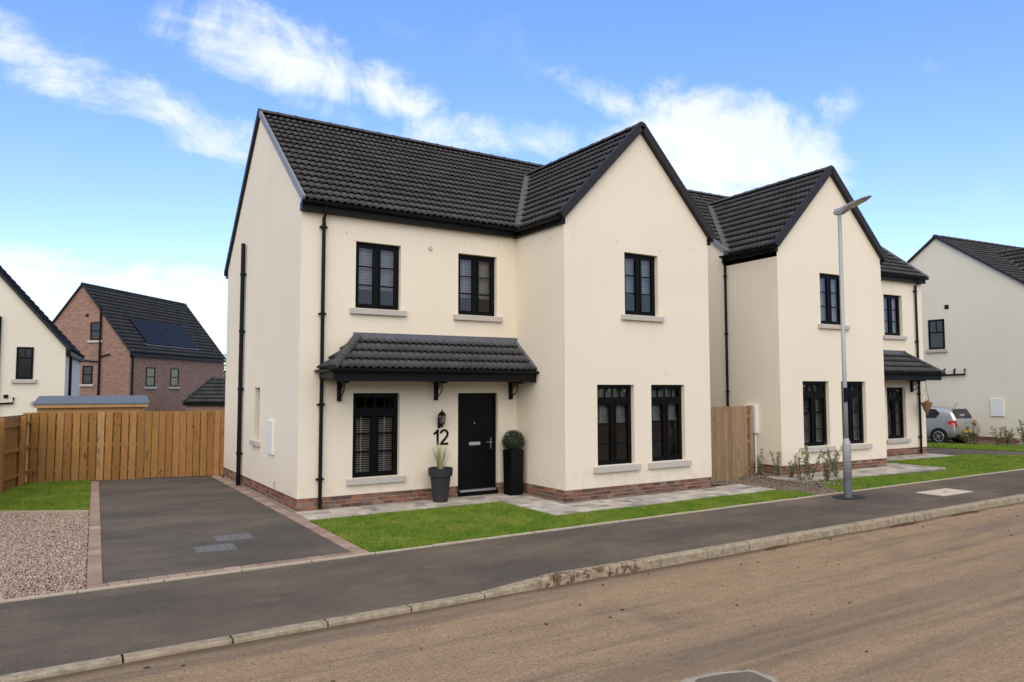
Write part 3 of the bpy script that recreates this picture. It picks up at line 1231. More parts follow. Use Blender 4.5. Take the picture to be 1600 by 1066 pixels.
    lay_caps((X(-0.06), RY, RZ + 0.035), (X(W + 0.06), RY, RZ + 0.035), roof)
    lay_caps((X(GC), -P - 0.1, GRZ + 0.03), (X(GC), YT + 0.1, GRZ + 0.03), roof)
    # valleys
    for s_, x0 in ((1, GEX), (-1, GEX2)):
        va = Vector((x0 + s_ * (EZ - GEZ) / KG, EY, EZ + 0.1))
        vb = Vector((GC, YT, GRZ + 0.11))
        vm = new().bar(va, va.lerp(vb, 0.93), 0.17, 0.03)
        vm.build('valley', 'valley_grey', roof, fix=True)
    # verges of the main roof: grey trim on the gable seen in full, dark behind
    for xx, s_ in ((-0.03, -1), (W + 0.03, 1)):
        vm = new().bar((xx, EY - 0.03, EZ + 0.015), (xx, RY, RZ + 0.05), 0.05, 0.13)
        vm.build('verge', 'verge_grey', roof, fix=True)
        vm = new().bar((xx, BY + 0.02, BZ + 0.005), (xx, RY, RZ + 0.04), 0.08, 0.13)
        vm.build('verge', 'barge_brown', roof, fix=True)
    # verges of the projecting gable
    for s_ in (-1, 1):
        e = (GC + s_ * (GC - GEX + 0.03), -P - 0.06, GEZ + 0.005)
        t = (GC, -P - 0.06, GRZ + 0.04)
        vm = new().bar(e, t, 0.12, 0.17)
        vm.build('bargeboard', 'barge_brown', roof, fix=True)
    # ---------------- eaves
    ev = new()
    ev.box(-0.03, WR - 0.085, -0.15, 0.02, 5.725, 5.885)
    eo = ev.build('fascia', 'black_plastic', root, fix=True)
    new().box(WR - 0.085, WR + 0.02, -P - 0.02, 0.02, 5.715, 5.855).build('fascia', 'black_plastic', root, fix=True)
    new().box(W - 0.02, W + 0.085, -P - 0.02, 0.0, 5.715, 5.855).build('fascia', 'black_plastic', root, fix=True)
    new().box(-0.03, W + 0.03, D - 0.02, D + 0.14, 5.28, 5.42).build('fascia', 'black_plastic', root, fix=True)

    def gutter(a, b, r=0.06):
        a, b = Vector(a), Vector(b)
        d = (b - a).normalized()
        s1 = d.cross(Vector((0, 0, 1)))
        n = 8
        g = new()
        vs = []
        for rr in (r, r - 0.008):
            for p in (a, b):
                for i in range(n + 1):
                    t = math.pi * i / n
                    vs.append(p + s1 * (rr * math.cos(t)) - Vector((0, 0, rr * math.sin(t))))
        m1 = n + 1
        fs = []
        for i in range(n):
            fs.append((i, m1 + i, m1 + i + 1, i + 1))
            fs.append((2 * m1 + i, 2 * m1 + i + 1, 3 * m1 + i + 1, 3 * m1 + i))
        fs += [(0, 2 * m1, 3 * m1, m1), (n, m1 + n, 3 * m1 + n, 2 * m1 + n), tuple(range(m1)), tuple(range(2 * m1 - 1, m1 - 1, -1))]
        g.add(vs, fs)
        return g.build('gutter', 'black_plastic', root, fix=True)
    gutter((-0.06, -0.205, 5.9), (WR - 0.15, -0.205, 5.9))
    gutter((WR - 0.14, -P - 0.03, 5.86), (WR - 0.14, -0.2, 5.87))
    gutter((W + 0.14, -P - 0.03, 5.86), (W + 0.14, 0.0, 5.87))
    gutter((-0.06, D + 0.2, 5.42), (W + 0.06, D + 0.2, 5.42))

    def downpipe(path, clips, r=0.036):
        o = new().tube(path, r, 10).build('downpipe', 'black_plastic', root, fix=True, smooth=False)
        for c in clips:
            cm = new().tube([(c[0], c[1], c[2] - 0.03), (c[0], c[1], c[2] + 0.03)], r + 0.012, 10)
            cm.box(c[0] - 0.075, c[0] + 0.075, c[1] - 0.004 if c[3] else c[1] - 0.01, c[1] + 0.05 if c[3] else c[1] + 0.01, c[2] - 0.015, c[2] + 0.015)
            cm.build('pipe_clip', 'black_plastic', o, fix=True)
        return o
    px = 0.42
    downpipe([(px, -0.2, 5.86), (px, -0.2, 5.74), (px, -0.065, 5.62), (px, -0.065, 0.03)],
             [(px, -0.065, z, True) for z in (5.45, 3.75, 2.0, 0.58)])
    if mir:
        downpipe([(W + 0.14, -0.1, 5.82), (W + 0.14, -0.1, 5.7), (W + 0.07, -0.1, 5.6), (W + 0.07, -0.1, 0.05)],
                 [(W + 0.07, -0.1, z, False) for z in (5.3, 3.7, 2.1)])
    # ---------------- canopy over the door
    CZ0, CZ1, CYE, CXL, CXT, CXR = 2.665, 3.285, -0.85, 0.36, 1.11, WR - 0.01
    F = [(CXL, CYE, CZ0), (CXR, CYE, CZ0), (CXR, -0.02, CZ1), (CXT, -0.02, CZ1)]
    Lh = [(CXL, -0.02, CZ0), (CXL, CYE, CZ0), (CXT, -0.02, CZ1)]
    cu = new().poly(F).poly(Lh)
    can = cu.build('canopy', 'roof_felt', root)
    ts = tile_slope(mp(F), 0.05) + tile_slope(mp(Lh), 0.0)
    for M, clip in ts:
        me = TILE if clip is None else cut_tile(clip)
        if me is None:
            continue
        o = bpy.data.objects.new('roof_tile', me)
        C.objects.link(o)
        o.parent = can
        o.matrix_basis = M
    lay_caps((X(CXL + 0.02), CYE + 0.02, CZ0 + 0.02), (X(CXT), -0.06, CZ1 + 0.025), can, 0.36, 'hip_tile', 0.85)
    new().bar((CXT - 0.05, -0.03, CZ1 + 0.05), (CXR, -0.03, CZ1 + 0.07), 0.05, 0.17).build('flashing', 'lead', can, fix=True)
    new().bar((CXR - 0.035, -0.04, CZ1 + 0.055), (CXR - 0.035, CYE + 0.02, CZ0 + 0.07), 0.08, 0.05).build('flashing', 'lead', can, fix=True)
    new().box(CXL + 0.06, CXR, CYE + 0.03, CYE + 0.06, 2.44, CZ0 - 0.005).build('fascia', 'black_plastic', can, fix=True)
    new().box(CXL + 0.03, CXL + 0.06, CYE + 0.03, -0.01, 2.5, CZ0 - 0.005).build('fascia', 'black_plastic', can, fix=True)
    new().box(CXL + 0.06, CXR, CYE + 0.06, -0.005, 2.47, 2.49).build('soffit', 'black_plastic', can, fix=True)
    g = gutter((CXL - 0.02, CYE - 0.035, CZ0 + 0.0), (CXR, CYE - 0.035, CZ0 + 0.0), 0.055)
    g.parent = can
    g = gutter((CXL - 0.03, -0.02, CZ0 - 0.005), (CXL - 0.03, CYE - 0.03, CZ0 - 0.005), 0.05)
    g.parent = can
    for bxx in (0.78, 2.88, 4.74):
        bm_ = new()
        bm_.box(bxx - 0.035, bxx + 0.035, -0.075, 0, 2.06, 2.47)
        bm_.box(bxx - 0.03, bxx + 0.03, -0.5, -0.075, 2.41, 2.468)
        pts = [(bxx, -0.07 - 0.26 * math.sin(t), 2.14 + 0.27 * (1 - math.cos(t))) for t in np.linspace(0, math.pi / 2, 8)]
        bm_.tube(pts, 0.013, 6)
        for cy, cz, cr in ((-0.14, 2.34, 0.045), (-0.22, 2.365, 0.03)):
            bm_.tube([(bxx, cy + cr * math.cos(t), cz + cr * math.sin(t)) for t in np.linspace(0, 2 * math.pi, 13)], 0.009, 6)
        bm_.build('bracket', 'black_plastic', can, fix=True)
    return places, Wm, X


h1 = empty('cream_house')
tag(h1, 'cream rendered house number 12 beside the driveway, black tiled roof and projecting gable', 'house', 'cream houses along the street')
pl1, Wm1, X1 = cream_house(h1, False, '')
h2 = empty('cream_house', (11.849, 0.013, 0.1), -0.0579)
tag(h2, 'cream rendered house behind the street lamp, gable on its left and canopy on its right', 'house', 'cream houses along the street')
pl2, Wm2, X2 = cream_house(h2, True, '')

# fixings that only the near house shows
sp = MB()
sp.tube([(-0.075, 4.62, -0.02), (-0.075, 4.62, 5.86)], 0.052, 12)
so = sp.build('soil_pipe', 'black_plastic', h1, fix=True)
for z in (0.75, 2.3, 3.7, 5.1):
    MB().tube([(-0.075, 4.62, z - 0.03), (-0.075, 4.62, z + 0.03)], 0.064, 12).box(-0.09, 0.0, 4.53, 4.71, z - 0.012, z + 0.012).build('pipe_clip', 'black_plastic', so, fix=True)
MB().box(-0.05, 0, 1.67, 2.11, 0.93, 1.64).build('meter_box', 'white_plastic', h1, fix=True, bevel=0.01)
MB().box(-0.03, 0, 1.5, 1.58, 0.28, 0.4).build('air_brick', 'concrete_sill', h1, fix=True)
MB().tube([(2.74, 0.02, 5.28), (2.74, -0.035, 5.28)], 0.045, 14).build('vent_cover', 'sensor_white', h1, fix=True)
MB().box(WR + 0.3, W - 0.3, -P - 0.001, -P, 0.3, 0.3)
for x, y, z in ((1.3, 0, 5.47), (2.55, 0, 5.53), (3.75, 0, 5.5), (4.45, 0, 5.5), (0.9, 0, 5.4), (4.6, -0, 5.55)):
    MB().tube([(x, 0.01, z), (x, -0.004, z)], 0.016, 8).build('wall_plug', 'concrete_sill', h1, fix=True)
for x, z in ((5.15, 5.5), (6.35, 5.5), (7.6, 5.42), (8.7, 5.55), (7.75, 2.62)):
    MB().tube([(x, -P + 0.01, z), (x, -P - 0.004, z)], 0.018, 8).build('wall_plug', 'concrete_sill', h1, fix=True)
for y, z in ((-0.5, 5.5), (-1.35, 5.5)):
    MB().tube([(WR + 0.01, y, z), (WR - 0.004, y, z)], 0.018, 8).build('wall_plug', 'concrete_sill', h1, fix=True)

# house number
def stroke(m, pts, w, y0, y1):
    """flat stroke of width w along xz points, extruded in y"""
    P_ = [Vector((p[0], p[1])) for p in pts]
    l, r_ = [], []
    for i, p_ in enumerate(P_):
        d = (P_[min(i + 1, len(P_) - 1)] - P_[max(i - 1, 0)]).normalized()
        nn = Vector((-d.y, d.x)) * w / 2
        l.append(p_ + nn)
        r_.append(p_ - nn)
    for i in range(len(P_) - 1):
        q = [l[i], l[i + 1], r_[i + 1], r_[i]]
        vs = [(v.x, y0, v.y) for v in q] + [(v.x, y1, v.y) for v in q]
        m.add(vs, [(0, 1, 2, 3), (7, 6, 5, 4), (0, 4, 5, 1), (1, 5, 6, 2), (2, 6, 7, 3), (3, 7, 4, 0)])
    return m


nz, nh = 1.12, 0.325
dg = MB()
stroke(dg, [(2.935, nz), (2.935, nz + nh)], 0.045, -0.022, -0.004)
stroke(dg, [(2.945, nz + nh - 0.012), (2.905, nz + nh - 0.055), (2.845, nz + nh - 0.095)], 0.042, -0.0225, -0.0045)
dg.build('house_number', 'frame_black', h1, fix=True)
dg = MB()
cx_, cz_, rr_ = 3.09, nz + nh - 0.1, 0.082
pts = [(cx_ + rr_ * math.cos(t), cz_ + rr_ * math.sin(t)) for t in np.linspace(R(172), R(-30), 14)]
pts += [(3.12, nz + 0.135), (3.055, nz + 0.07), (3.012, nz + 0.022)]
stroke(dg, pts, 0.042, -0.022, -0.004)
stroke(dg, [(2.99, nz + 0.021), (3.185, nz + 0.021)], 0.042, -0.0225, -0.0045)
dg.build('house_number', 'frame_black', h1, fix=True)

# meter boxes on the neighbour's side wall
mbm = MB().box(-0.12, 0.0, -1.12, -0.68, 1.02, 1.75)
mbm.build('meter_box', 'white_plastic', h2, fix=True, bevel=0.01)
MB().tube([(-0.06, -1.05, -0.02), (-0.06, -1.05, 1.02)], 0.025, 8).build('meter_pipe', 'white_plastic', h2, fix=True)

# blinds behind the windows
BL = [(pl1, 'gm', 0.07, 18, 'white venetian blind in the window left of the front door of number 12', 1.32),
      (pl1, 'um1', 0.43, 55, 'half lowered white blind in the upper window above the canopy, nearest the downpipe', None),
      (pl1, 'um2', 0.43, 55, 'half lowered white blind in the upper window above the front door of number 12', None),
      (pl1, 'ug', 0.5, 55, 'white blind in the single upper window of the near gable', None),
      (pl1, 'g1', 0.85, 40, 'half lowered blind in the left ground floor window of the near gable', None),
      (pl1, 'g2', 0.9, 40, 'half lowered blind in the right ground floor window of the near gable', None),
      (pl2, 'g2', 0.08, 20, 'full length blind in the left ground floor window of the house behind the lamp', None),
      (pl2, 'g1', 0.08, 20, 'blind in the ground floor window right behind the lamp post', None),
      (pl2, 'ug', 0.1, 68, 'closed white blind in the upper gable window beside the lamp post', None),
      (pl2, 'um1', 0.1, 68, 'closed white blind in the upper window above the far canopy', None),
      (pl2, 'gm', 0.08, 25, 'white blind in the ground floor window under the far canopy', None)]
for places, k, zb, tilt, lab, hh in BL:
    pf, w, h = places[k]
    blind(pf, w, hh or h, zb, lab, tilt)

# wall lantern
lan = empty('wall_lantern', (2.97, -0.14, 1.49))
tag(lan, 'black wall lantern with glass panes above the house number 12', 'lantern')
MB().lathe([(0.012, 0.0), (0.03, 0.02), (0.02, 0.035), (0.07, 0.075), (0.075, 0.085)], n=6).build('base', 'black_plastic', lan, fix=True)
for k in range(6):
    t = math.pi / 3 * k
    a = (0.07 * math.cos(t), 0.07 * math.sin(t), 0.085)
    b = (0.08 * math.cos(t), 0.08 * math.sin(t), 0.25)
    MB().tube([a, b], 0.006, 6).build('bar', 'black_plastic', lan, fix=True)
    t2 = t + math.pi / 3
    MB().quad(a, (0.07 * math.cos(t2), 0.07 * math.sin(t2), 0.085), (0.08 * math.cos(t2), 0.08 * math.sin(t2), 0.25), b).build('pane', 'window_glass', lan)
MB().lathe([(0.1, 0.25), (0.1, 0.262), (0.045, 0.325), (0.03, 0.33), (0.014, 0.345), (0.018, 0.36), (0.004, 0.38)], n=6).build('cap', 'black_plastic', lan, fix=True)
MB().lathe([(0.016, 0.085), (0.02, 0.12), (0.02, 0.16), (0.008, 0.19)], n=8).build('bulb', 'white_plastic', lan, smooth=True)
MB().box(-0.03, 0.03, 0.125, 0.14, -0.02, 0.2).tube([(0, 0.13, 0.15), (0, 0.06, 0.03), (0, 0.0, 0.01)], 0.01, 6).build('arm', 'black_plastic', lan, fix=True)

# ------------------------------------------------------------------ ground, road, pavement
YE, YK, YKF = -3.9, -6.13, -6.28       # edging front line, kerb back, kerb front
ZR, ZPV = -0.175, -0.05


def grid_sheet(x0, x1, y0, y1, nx, ny, zf):
    m = MB()
    vs, fs = [], []
    for j in range(ny + 1):
        for i in range(nx + 1):
            x, y = x0 + (x1 - x0) * i / nx, y0 + (y1 - y0) * j / ny
            vs.append((x, y, zf(x, y)))
    for j in range(ny):
        for i in range(nx):
            a = j * (nx + 1) + i
            fs.append((a, a + 1, a + nx + 2, a + nx + 1))
    return m.add(vs, fs)


m = MB()
m.quad((-600, -600, -1.3), (600, -600, -1.3), (600, 900, -1.3), (-600, 900, -1.3))
tag(m.build('ground', 'field'), kind='structure')
# garden ground behind and beside the plots
m = MB().slab([(-16, -3.6), (60, -3.6), (60, 13), (-16, 13)], -1.4, -0.22)
tag(m.build('plot_ground', 'soil'), kind='structure')


def sstep(a, b, x):
    t = min(1, max(0, (x - a) / (b - a)))
    return t * t * (3 - 2 * t)


def kerb_top(x):
    # dropped kerb at the driveway, ramp stone, full kerb
    return -0.13 + 0.08 * min(1, max(0, (x - 0.43) / 1.0))


def road_z(x, y):
    return ZR + 0.004 * math.sin(x * 1.3 + y * 2.1) + 0.003 * math.sin(x * 3.7 - y * 2.9)


rd = grid_sheet(-40, 70, -40, YKF + 0.03, 180, 70, road_z)
tag(rd.build('road', 'muddy_road', smooth=True), kind='structure')


def pave_z(x, y):
    t = (y - YK) / (YE - YK)
    return kerb_top(x) - 0.004 + (ZPV - kerb_top(x)) * sstep(0, 1, t)


pv = grid_sheet(-40, 60, YK - 0.005, YE + 0.02, 250, 10, pave_z)
tag(pv.build('pavement', 'tarmac_pavement', smooth=True), kind='structure')
# kerb stones
kb = MB().box(-40, 60, YK - 0.1, YK - 0.02, -0.5, -0.2).build('kerb', 'mud')
tag(kb, kind='structure')


def kerb_stone(x0, x1):
    m = MB()
    g = 0.009
    x0, x1 = x0 + g, x1 - g
    vs, fs = [], []
    for x in (x0, x1):
        t = kerb_top(x)
        j = rnd.uniform(-.004, .004)
        full = (t + 0.13) / 0.08
        ch = 0.016
        prof = [(YK, ZR - 0.1), (YK, t), (YKF + ch + 0.01 + 0.02 * full, t + 0.0), (YKF + 0.012, t - ch - 0.008 * full), (YKF - 0.006 - 0.012 * full, ZR - 0.1)]
        vs += [(x, y + j, z) for y, z in prof]
    n = 5
    for i in range(n):
        fs.append((i, (i + 1) % n, (i + 1) % n + n, i + n))
    fs += [tuple(range(n - 1, -1, -1)), tuple(range(n, 2 * n))]
    m.add(vs, fs)
    return m


kx = 0.43 - 0.95 * 5
while kx < 32:
    kw = 0.95 if kx < 0.4 else 0.92
    if abs(kx - 0.43) < 0.05:
        kw = 1.0
    kerb_stone(kx, kx + kw).build('kerb_stone', 'kerb_concrete', kb, fix=True, bevel=0.006)
    kx += kw
# edging stones at the back of the pavement
ed = MB().box(-16, 40, YE + 0.005, YE + 0.045, -0.4, -0.1).build('edging', 'cement')
tag(ed, kind='structure')
ex = -6.4
while ex < 26:
    jj = rnd.uniform(-.006, .006)
    MB().box(ex + 0.006, ex + 0.909, YE + jj, YE + 0.055 + jj, -0.3, ZPV + 0.016 + rnd.uniform(0, .008)).build('edging_stone', 'edging_concrete', ed, fix=True, bevel=0.008)
    ex += 0.915

# ------------------------------------------------------------------ driveway
LB0, LB1 = (-3.56, -3.7), (-3.02, 7.3)      # outer line of the left border


def lbx(y):
    return LB0[0] + (LB1[0] - LB0[0]) * (y - LB0[1]) / (LB1[1] - LB0[1])


BWD = 0.17
dz = lambda x, y: -0.04 + 0.01 * sstep(-3.6, 0, y)
vs, fs = [], []
m = MB()
ny, nx = 30, 10
for j in range(ny + 1):
    y = -3.84 + (7.8 + 3.84) * j / ny
    xa, xb = lbx(y) + 0.02, -0.1
    for i in range(nx + 1):
        x = xa + (xb - xa) * i / nx
        vs.append((x, y, dz(x, y) - 0.004))
for j in range(ny):
    for i in range(nx):
        a = j * (nx + 1) + i
        fs.append((a, a + 1, a + nx + 2, a + nx + 1))
m.add(vs, fs)
drive = m.build('driveway', 'tarmac_drive')
tag(drive, kind='structure')


def block(parent, c, ang, lx, ly, z, h=0.06, name='paving_block', mat='paver_red'):
    me_key = ('blk', round(lx, 2), round(ly, 2), mat)
    me = BLK.get(me_key)
    if me is None:
        b = 0.006
        x, y = lx / 2, ly / 2
        mm_ = MB()
        vs = [(sx * x, sy * y, -h) for sx, sy in ((-1, -1), (1, -1), (1, 1), (-1, 1))]
        vs += [(sx * x, sy * y, -b) for sx, sy in ((-1, -1), (1, -1), (1, 1), (-1, 1))]
        vs += [(sx * (x - b), sy * (y - b), 0) for sx, sy in ((-1, -1), (1, -1), (1, 1), (-1, 1))]
        fs = [(8, 9, 10, 11)]
        for k in (0, 4):
            for i in range(4):
                fs.append((k + i, k + (i + 1) % 4, k + (i + 1) % 4 + 4, k + i + 4))
        mm_.add(vs, fs)
        me = mm_.mesh(name)
        me.materials.append(MATS[mat])
        BLK[me_key] = me
    o = bpy.data.objects.new(name, me)
    C.objects.link(o)
    o.parent = parent
    o.location = (c[0], c[1], z + rnd.uniform(-.003, .003))
    o.rotation_euler = (rnd.uniform(-.006, .006), rnd.uniform(-.006, .006), ang)
    return o


BLK = {}
# left border
y = -3.66
ang = math.atan2(LB1[0] - LB0[0], LB1[1] - LB0[1])
while y < 7.2:
    block(drive, (lbx(y + 0.15) + BWD / 2 - 0.0, y + 0.15), -ang, BWD, 0.294, dz(0, y) + 0.012)
    y += 0.3
# right border
y = -3.66
while y < 6.9:
    block(drive, (-0.155, y + 0.15), 0, 0.2, 0.294, dz(0, y) + 0.012)
    y += 0.3
# front row
x = lbx(-3.7) + 0.0
while x < -0.1:
    block(drive, (x + 0.11, -3.745), 0, 0.213, 0.17, -0.032)
    x += 0.22

# recessed covers in the drive
for k, (cx, cy, sx, sy, az, lab) in enumerate(((-1.47, -1.66, 0.55, 0.44, -0.06, 'grey block filled inspection cover in the driveway, farther of the two'),
                                               (-1.87, -2.33, 0.56, 0.44, -0.06, 'grey block filled inspection cover in the driveway, nearer the pavement'))):
    c = empty('inspection_cover', (cx, cy, -0.036), az)
    tag(c, lab, 'cover', 'inspection covers in the driveway')
    fr = MB()
    for s in (-1, 1):
        fr.box(-sx / 2, sx / 2, s * (sy / 2 - 0.01) - 0.01, s * (sy / 2 - 0.01) + 0.01, -0.03, 0.008)
        fr.box(s * (sx / 2 - 0.01) - 0.01, s * (sx / 2 - 0.01) + 0.01, -sy / 2 + 0.021, sy / 2 - 0.021, -0.03, 0.008)
    fr.build('frame', 'galvanised_dark', c, fix=True)
    MB().box(-sx / 2 + 0.02, sx / 2 - 0.02, -sy / 2 + 0.02, sy / 2 - 0.02, -0.03, 0.003).build('tray', 'joint_sand', c, fix=True)
    nb = 5
    for i in range(nb):
        for j in range(4):
            w_, h_ = (sx - 0.05) / nb, (sy - 0.05) / 4
            block(c, (-sx / 2 + 0.025 + (i + .5) * w_, -sy / 2 + 0.025 + (j + .5) * h_), 0, w_ - 0.012, h_ - 0.012, 0.012, 0.02, 'sett', 'cover_tray')

# ------------------------------------------------------------------ patio paths
def patio(root_obj, mirx, single, x_end):
    base = MB()
    rects = [(-0.04, 3.9, -0.92, 0.0), (3.9, WR, -2.9, 0.0), (WR, x_end, -2.9, -P)]

    def X(x):
        return W - x if mirx else x
    for x0, x1, y0, y1 in rects:
        a, b = sorted((X(x0), X(x1)))
        base.box(a, b, y0, y1, -0.3, -0.03)
    base.parent = None
    b = base.build('patio', 'joint_sand', root_obj)
    joined = MB()
    lens = (0.2, 0.26, 0.32, 0.16)
    for ri, (x0, x1, y0, y1) in enumerate(rects):
        n = max(1, round((y1 - y0) / 0.23))
        rh = (y1 - y0) / n
        for r in range(n):
            x = x0
            while x < x1 - 0.01:
                l = rnd.choice(lens)
                if x1 - (x + l) < 0.12:
                    l = x1 - x
                c = (X(x + l / 2), y0 + (r + .5) * rh)
                if single:
                    block(b, c, 0, l - 0.008, rh - 0.008, 0.0, 0.05, 'paver', 'paver_grey')
                else:
                    joined.box(c[0] - l / 2 + .004, c[0] + l / 2 - .004, c[1] - rh / 2 + .004, c[1] + rh / 2 - .004, -0.05, rnd.uniform(-.003, .003))
                x += l
    if not single:
        o = joined.build('paver_field', 'paver_grey', b)
        tag(o, kind='stuff')
    return b


pt1 = patio(None, False, True, 10.1)
tag(pt1, kind='structure')
pt2 = patio(None, True, False, 9.75)
pt2.matrix_basis = Wm2
tag(pt2, kind='structure')


# ------------------------------------------------------------------ lawns, gravel
def in_poly(px, py, poly):
    ins = np.zeros(len(px), bool)
    n = len(poly)
    for i in range(n):
        x0, y0 = poly[i]
        x1, y1 = poly[(i + 1) % n]
        c = ((y0 > py) != (y1 > py)) & (px < (x1 - x0) * (py - y0) / ((y1 - y0) if y1 != y0 else 1e-9) + x0)
        ins ^= c
    return ins


def scatter(poly, dens, seed):
    r = np.random.default_rng(seed)
    xs, ys = [p[0] for p in poly], [p[1] for p in poly]
    n = int((max(xs) - min(xs)) * (max(ys) - min(ys)) * dens)
    px, py = r.uniform(min(xs), max(xs), n), r.uniform(min(ys), max(ys), n)
    k = in_poly(px, py, poly)
    return px[k], py[k], r


def np_mesh(name, verts, faces):
    me = bpy.data.meshes.new(name)
    nv, nf, k = len(verts), len(faces), faces.shape[1]
    me.vertices.add(nv)
    me.vertices.foreach_set('co', verts.astype(np.float32).ravel())
    me.loops.add(nf * k)
    me.loops.foreach_set('vertex_index', faces.astype(np.int32).ravel())
    me.polygons.add(nf)
    me.polygons.foreach_set('loop_start', np.arange(0, nf * k, k, dtype=np.int32))
    me.update(calc_edges=True)
    return me


def grass(poly, zf, dens, seed, h=(0.022, 0.045), wd_=0.006, label=None):
    px, py, r = scatter(poly, dens, seed)
    n = len(px)
    px, py = px + r.normal(0, .014, n), py + r.normal(0, .014, n)
    a = r.uniform(0, 2 * np.pi, n)
    hh = r.uniform(h[0], h[1], n) * (0.75 + 0.5 * (np.sin(px * 2.1 + 1) * np.sin(py * 2.7) * .5 + .5))
    lx, ly = r.normal(0, 0.012, n), r.normal(0, 0.012, n)
    w = wd_ * r.uniform(.7, 1.4, n)
    z = np.array([zf(x, y) for x, y in zip(px, py)])
    V = np.empty((n, 3, 3))
    V[:, 0] = np.stack([px - np.cos(a) * w, py - np.sin(a) * w, z - 0.004], 1)
    V[:, 1] = np.stack([px + np.cos(a) * w, py + np.sin(a) * w, z - 0.004], 1)
    V[:, 2] = np.stack([px + lx, py + ly, z + hh], 1)
    me = np_mesh('grass', V.reshape(-1, 3), np.arange(n * 3).reshape(-1, 3))
    o = link('grass', me, 'grass_blade')
    tag(o, label, 'grass', None, 'stuff')
    return o


def stones(poly, z, dens, seed, size, mat, label, name='gravel'):
    px, py, r = scatter(poly, dens, seed)
    n = len(px)
    base = np.array([(1, 0, 0), (0, 1, 0), (-1, 0, 0), (0, -1, 0), (0, 0, .75), (0, 0, -.5)])
    F = np.array([(0, 1, 4), (1, 2, 4), (2, 3, 4), (3, 0, 4), (1, 0, 5), (2, 1, 5), (3, 2, 5), (0, 3, 5)])
    sc = r.uniform(size[0], size[1], n)
    V = base[None] * sc[:, None, None] * r.uniform(.6, 1.25, (n, 6, 3))
    V += r.normal(0, .12, (n, 6, 3)) * sc[:, None, None]
    a = r.uniform(0, 2 * np.pi, n)
    x = V[:, :, 0] * np.cos(a)[:, None] - V[:, :, 1] * np.sin(a)[:, None]
    y = V[:, :, 0] * np.sin(a)[:, None] + V[:, :, 1] * np.cos(a)[:, None]
    V = np.stack([x + px[:, None], y + py[:, None], V[:, :, 2] + (np.array([z(a_, b_) for a_, b_ in zip(px, py)])[:, None] if callable(z) else z) + sc[:, None] * r.uniform(-.1, .7, n)[:, None]], 2)
    Fa = (F[None] + (np.arange(n) * 6)[:, None, None]).reshape(-1, 3)
    o = link(name, np_mesh(name, V.reshape(-1, 3), Fa), mat)
    tag(o, label, 'gravel', None, 'stuff')
    return o


def lawn(poly, zf, dens, seed, label, name='lawn', **k):
    m = MB().slab(poly, -0.35, zf)
    o = m.build(name, 'lawn_base', fix=True)
    tag(o, kind='structure')
    grass(poly, zf, dens, seed, label=label, **k)


zl = lambda x, y: -0.035
lawn([(-0.04, -3.835), (10.2, -3.835), (10.35, -3.3), (10.05, -2.91), (3.89, -2.91), (3.89, -0.93), (-0.04, -0.93)], zl, 6500, 1, 'short green lawn in front of number 12')
gl = [(lbx(2.6) - 0.01, 2.55), (lbx(7.75) - 0.01, 7.75), (-4.45, 8.2), (-4.85, 6.5), (-5.6, 3.9)]
lawn(gl, lambda x, y: -0.04, 5000, 2, 'small lawn between the timber fences and the driveway')
# neighbour lawn, rising towards the house
zl2 = lambda x, y: -0.035 + 0.11 * sstep(-3.8, -2.6, y)


def h2w(x, y):
    v = Wm2 @ Vector((x, y, 0))
    return (v.x, v.y)


L2 = [(11.15, -3.835), (24.0, -3.835), (22.9, -2.6), (21.9, -1.3), h2w(9.2, -0.93), h2w(5.28, -0.93), h2w(5.28, -2.91), h2w(-0.35, -2.91), (11.45, -3.0)]
lawn(L2, zl2, 2600, 3, 'lawn in front of the house behind the street lamp', wd_=0.009)
# gravel beside the drive
gp = [(-7.0, -3.84), (lbx(-3.84) - 0.005, -3.84), (lbx(2.5) - 0.005, 2.5), (-5.6, 3.85), (-7.0, 4.8)]
tag(MB().slab(gp, -0.35, -0.075).build('gravel_base', 'gravel_bed', fix=True), kind='structure')
stones([(-5.6, -3.83), (lbx(-3.83) - 0.012, -3.83), (lbx(2.5) - 0.012, 2.5), (-5.6, 3.8)], -0.068, 2600, 5, (0.011, 0.022), 'gravel_stone', 'pinkish gravel beside the driveway')
MB().bar((lbx(2.52) - 0.01, 2.53, -0.06), (-5.6, 3.88, -0.06), 0.05, 0.06).build('edging_stone', 'edging_concrete', ed, fix=True)
# pebble strip against the plinth of the gable, bed between the houses
stones([(WR + 0.0, -P - 0.15), (W, -P - 0.15), (W, -P), (WR, -P)], 0.006, 3200, 6, (0.008, 0.014), 'grey_stone', 'narrow pebble strip along the plinth of the near gable')
stones([(WR - 0.14, -P - 0.15), (WR, -P - 0.15), (WR, -0.05), (WR - 0.14, -0.05)], 0.006, 3200, 16, (0.008, 0.014), 'grey_stone', 'pebble strip along the plinth beside the tall planter')
bed = [(9.3, -1.15), (10.12, -1.9), (10.12, -2.9), (10.4, -3.3), (10.25, -3.835), (11.1, -3.835), (11.5, -2.95), (11.75, -1.9), (11.82, -0.85), (9.3, -0.85)]
bz = lambda x, y: -0.045 + 0.125 * sstep(10.6, 11.75, x) * sstep(-3.8, -3.0, y)
bm_v, bm_f = [], []
for gx in np.arange(9.2, 11.95, 0.08):
    for gy in np.arange(-3.85, -0.8, 0.08):
        if in_poly(np.array([gx + .04]), np.array([gy + .04]), bed)[0]:
            k0 = len(bm_v)
            bm_v += [(x_, y_, bz(x_, y_)) for x_, y_ in ((gx, gy), (gx + .08, gy), (gx + .08, gy + .08), (gx, gy + .08))]
            bm_f.append((k0, k0 + 1, k0 + 2, k0 + 3))
tag(MB().add(bm_v, bm_f).build('planting_bed', 'soil'), kind='structure')
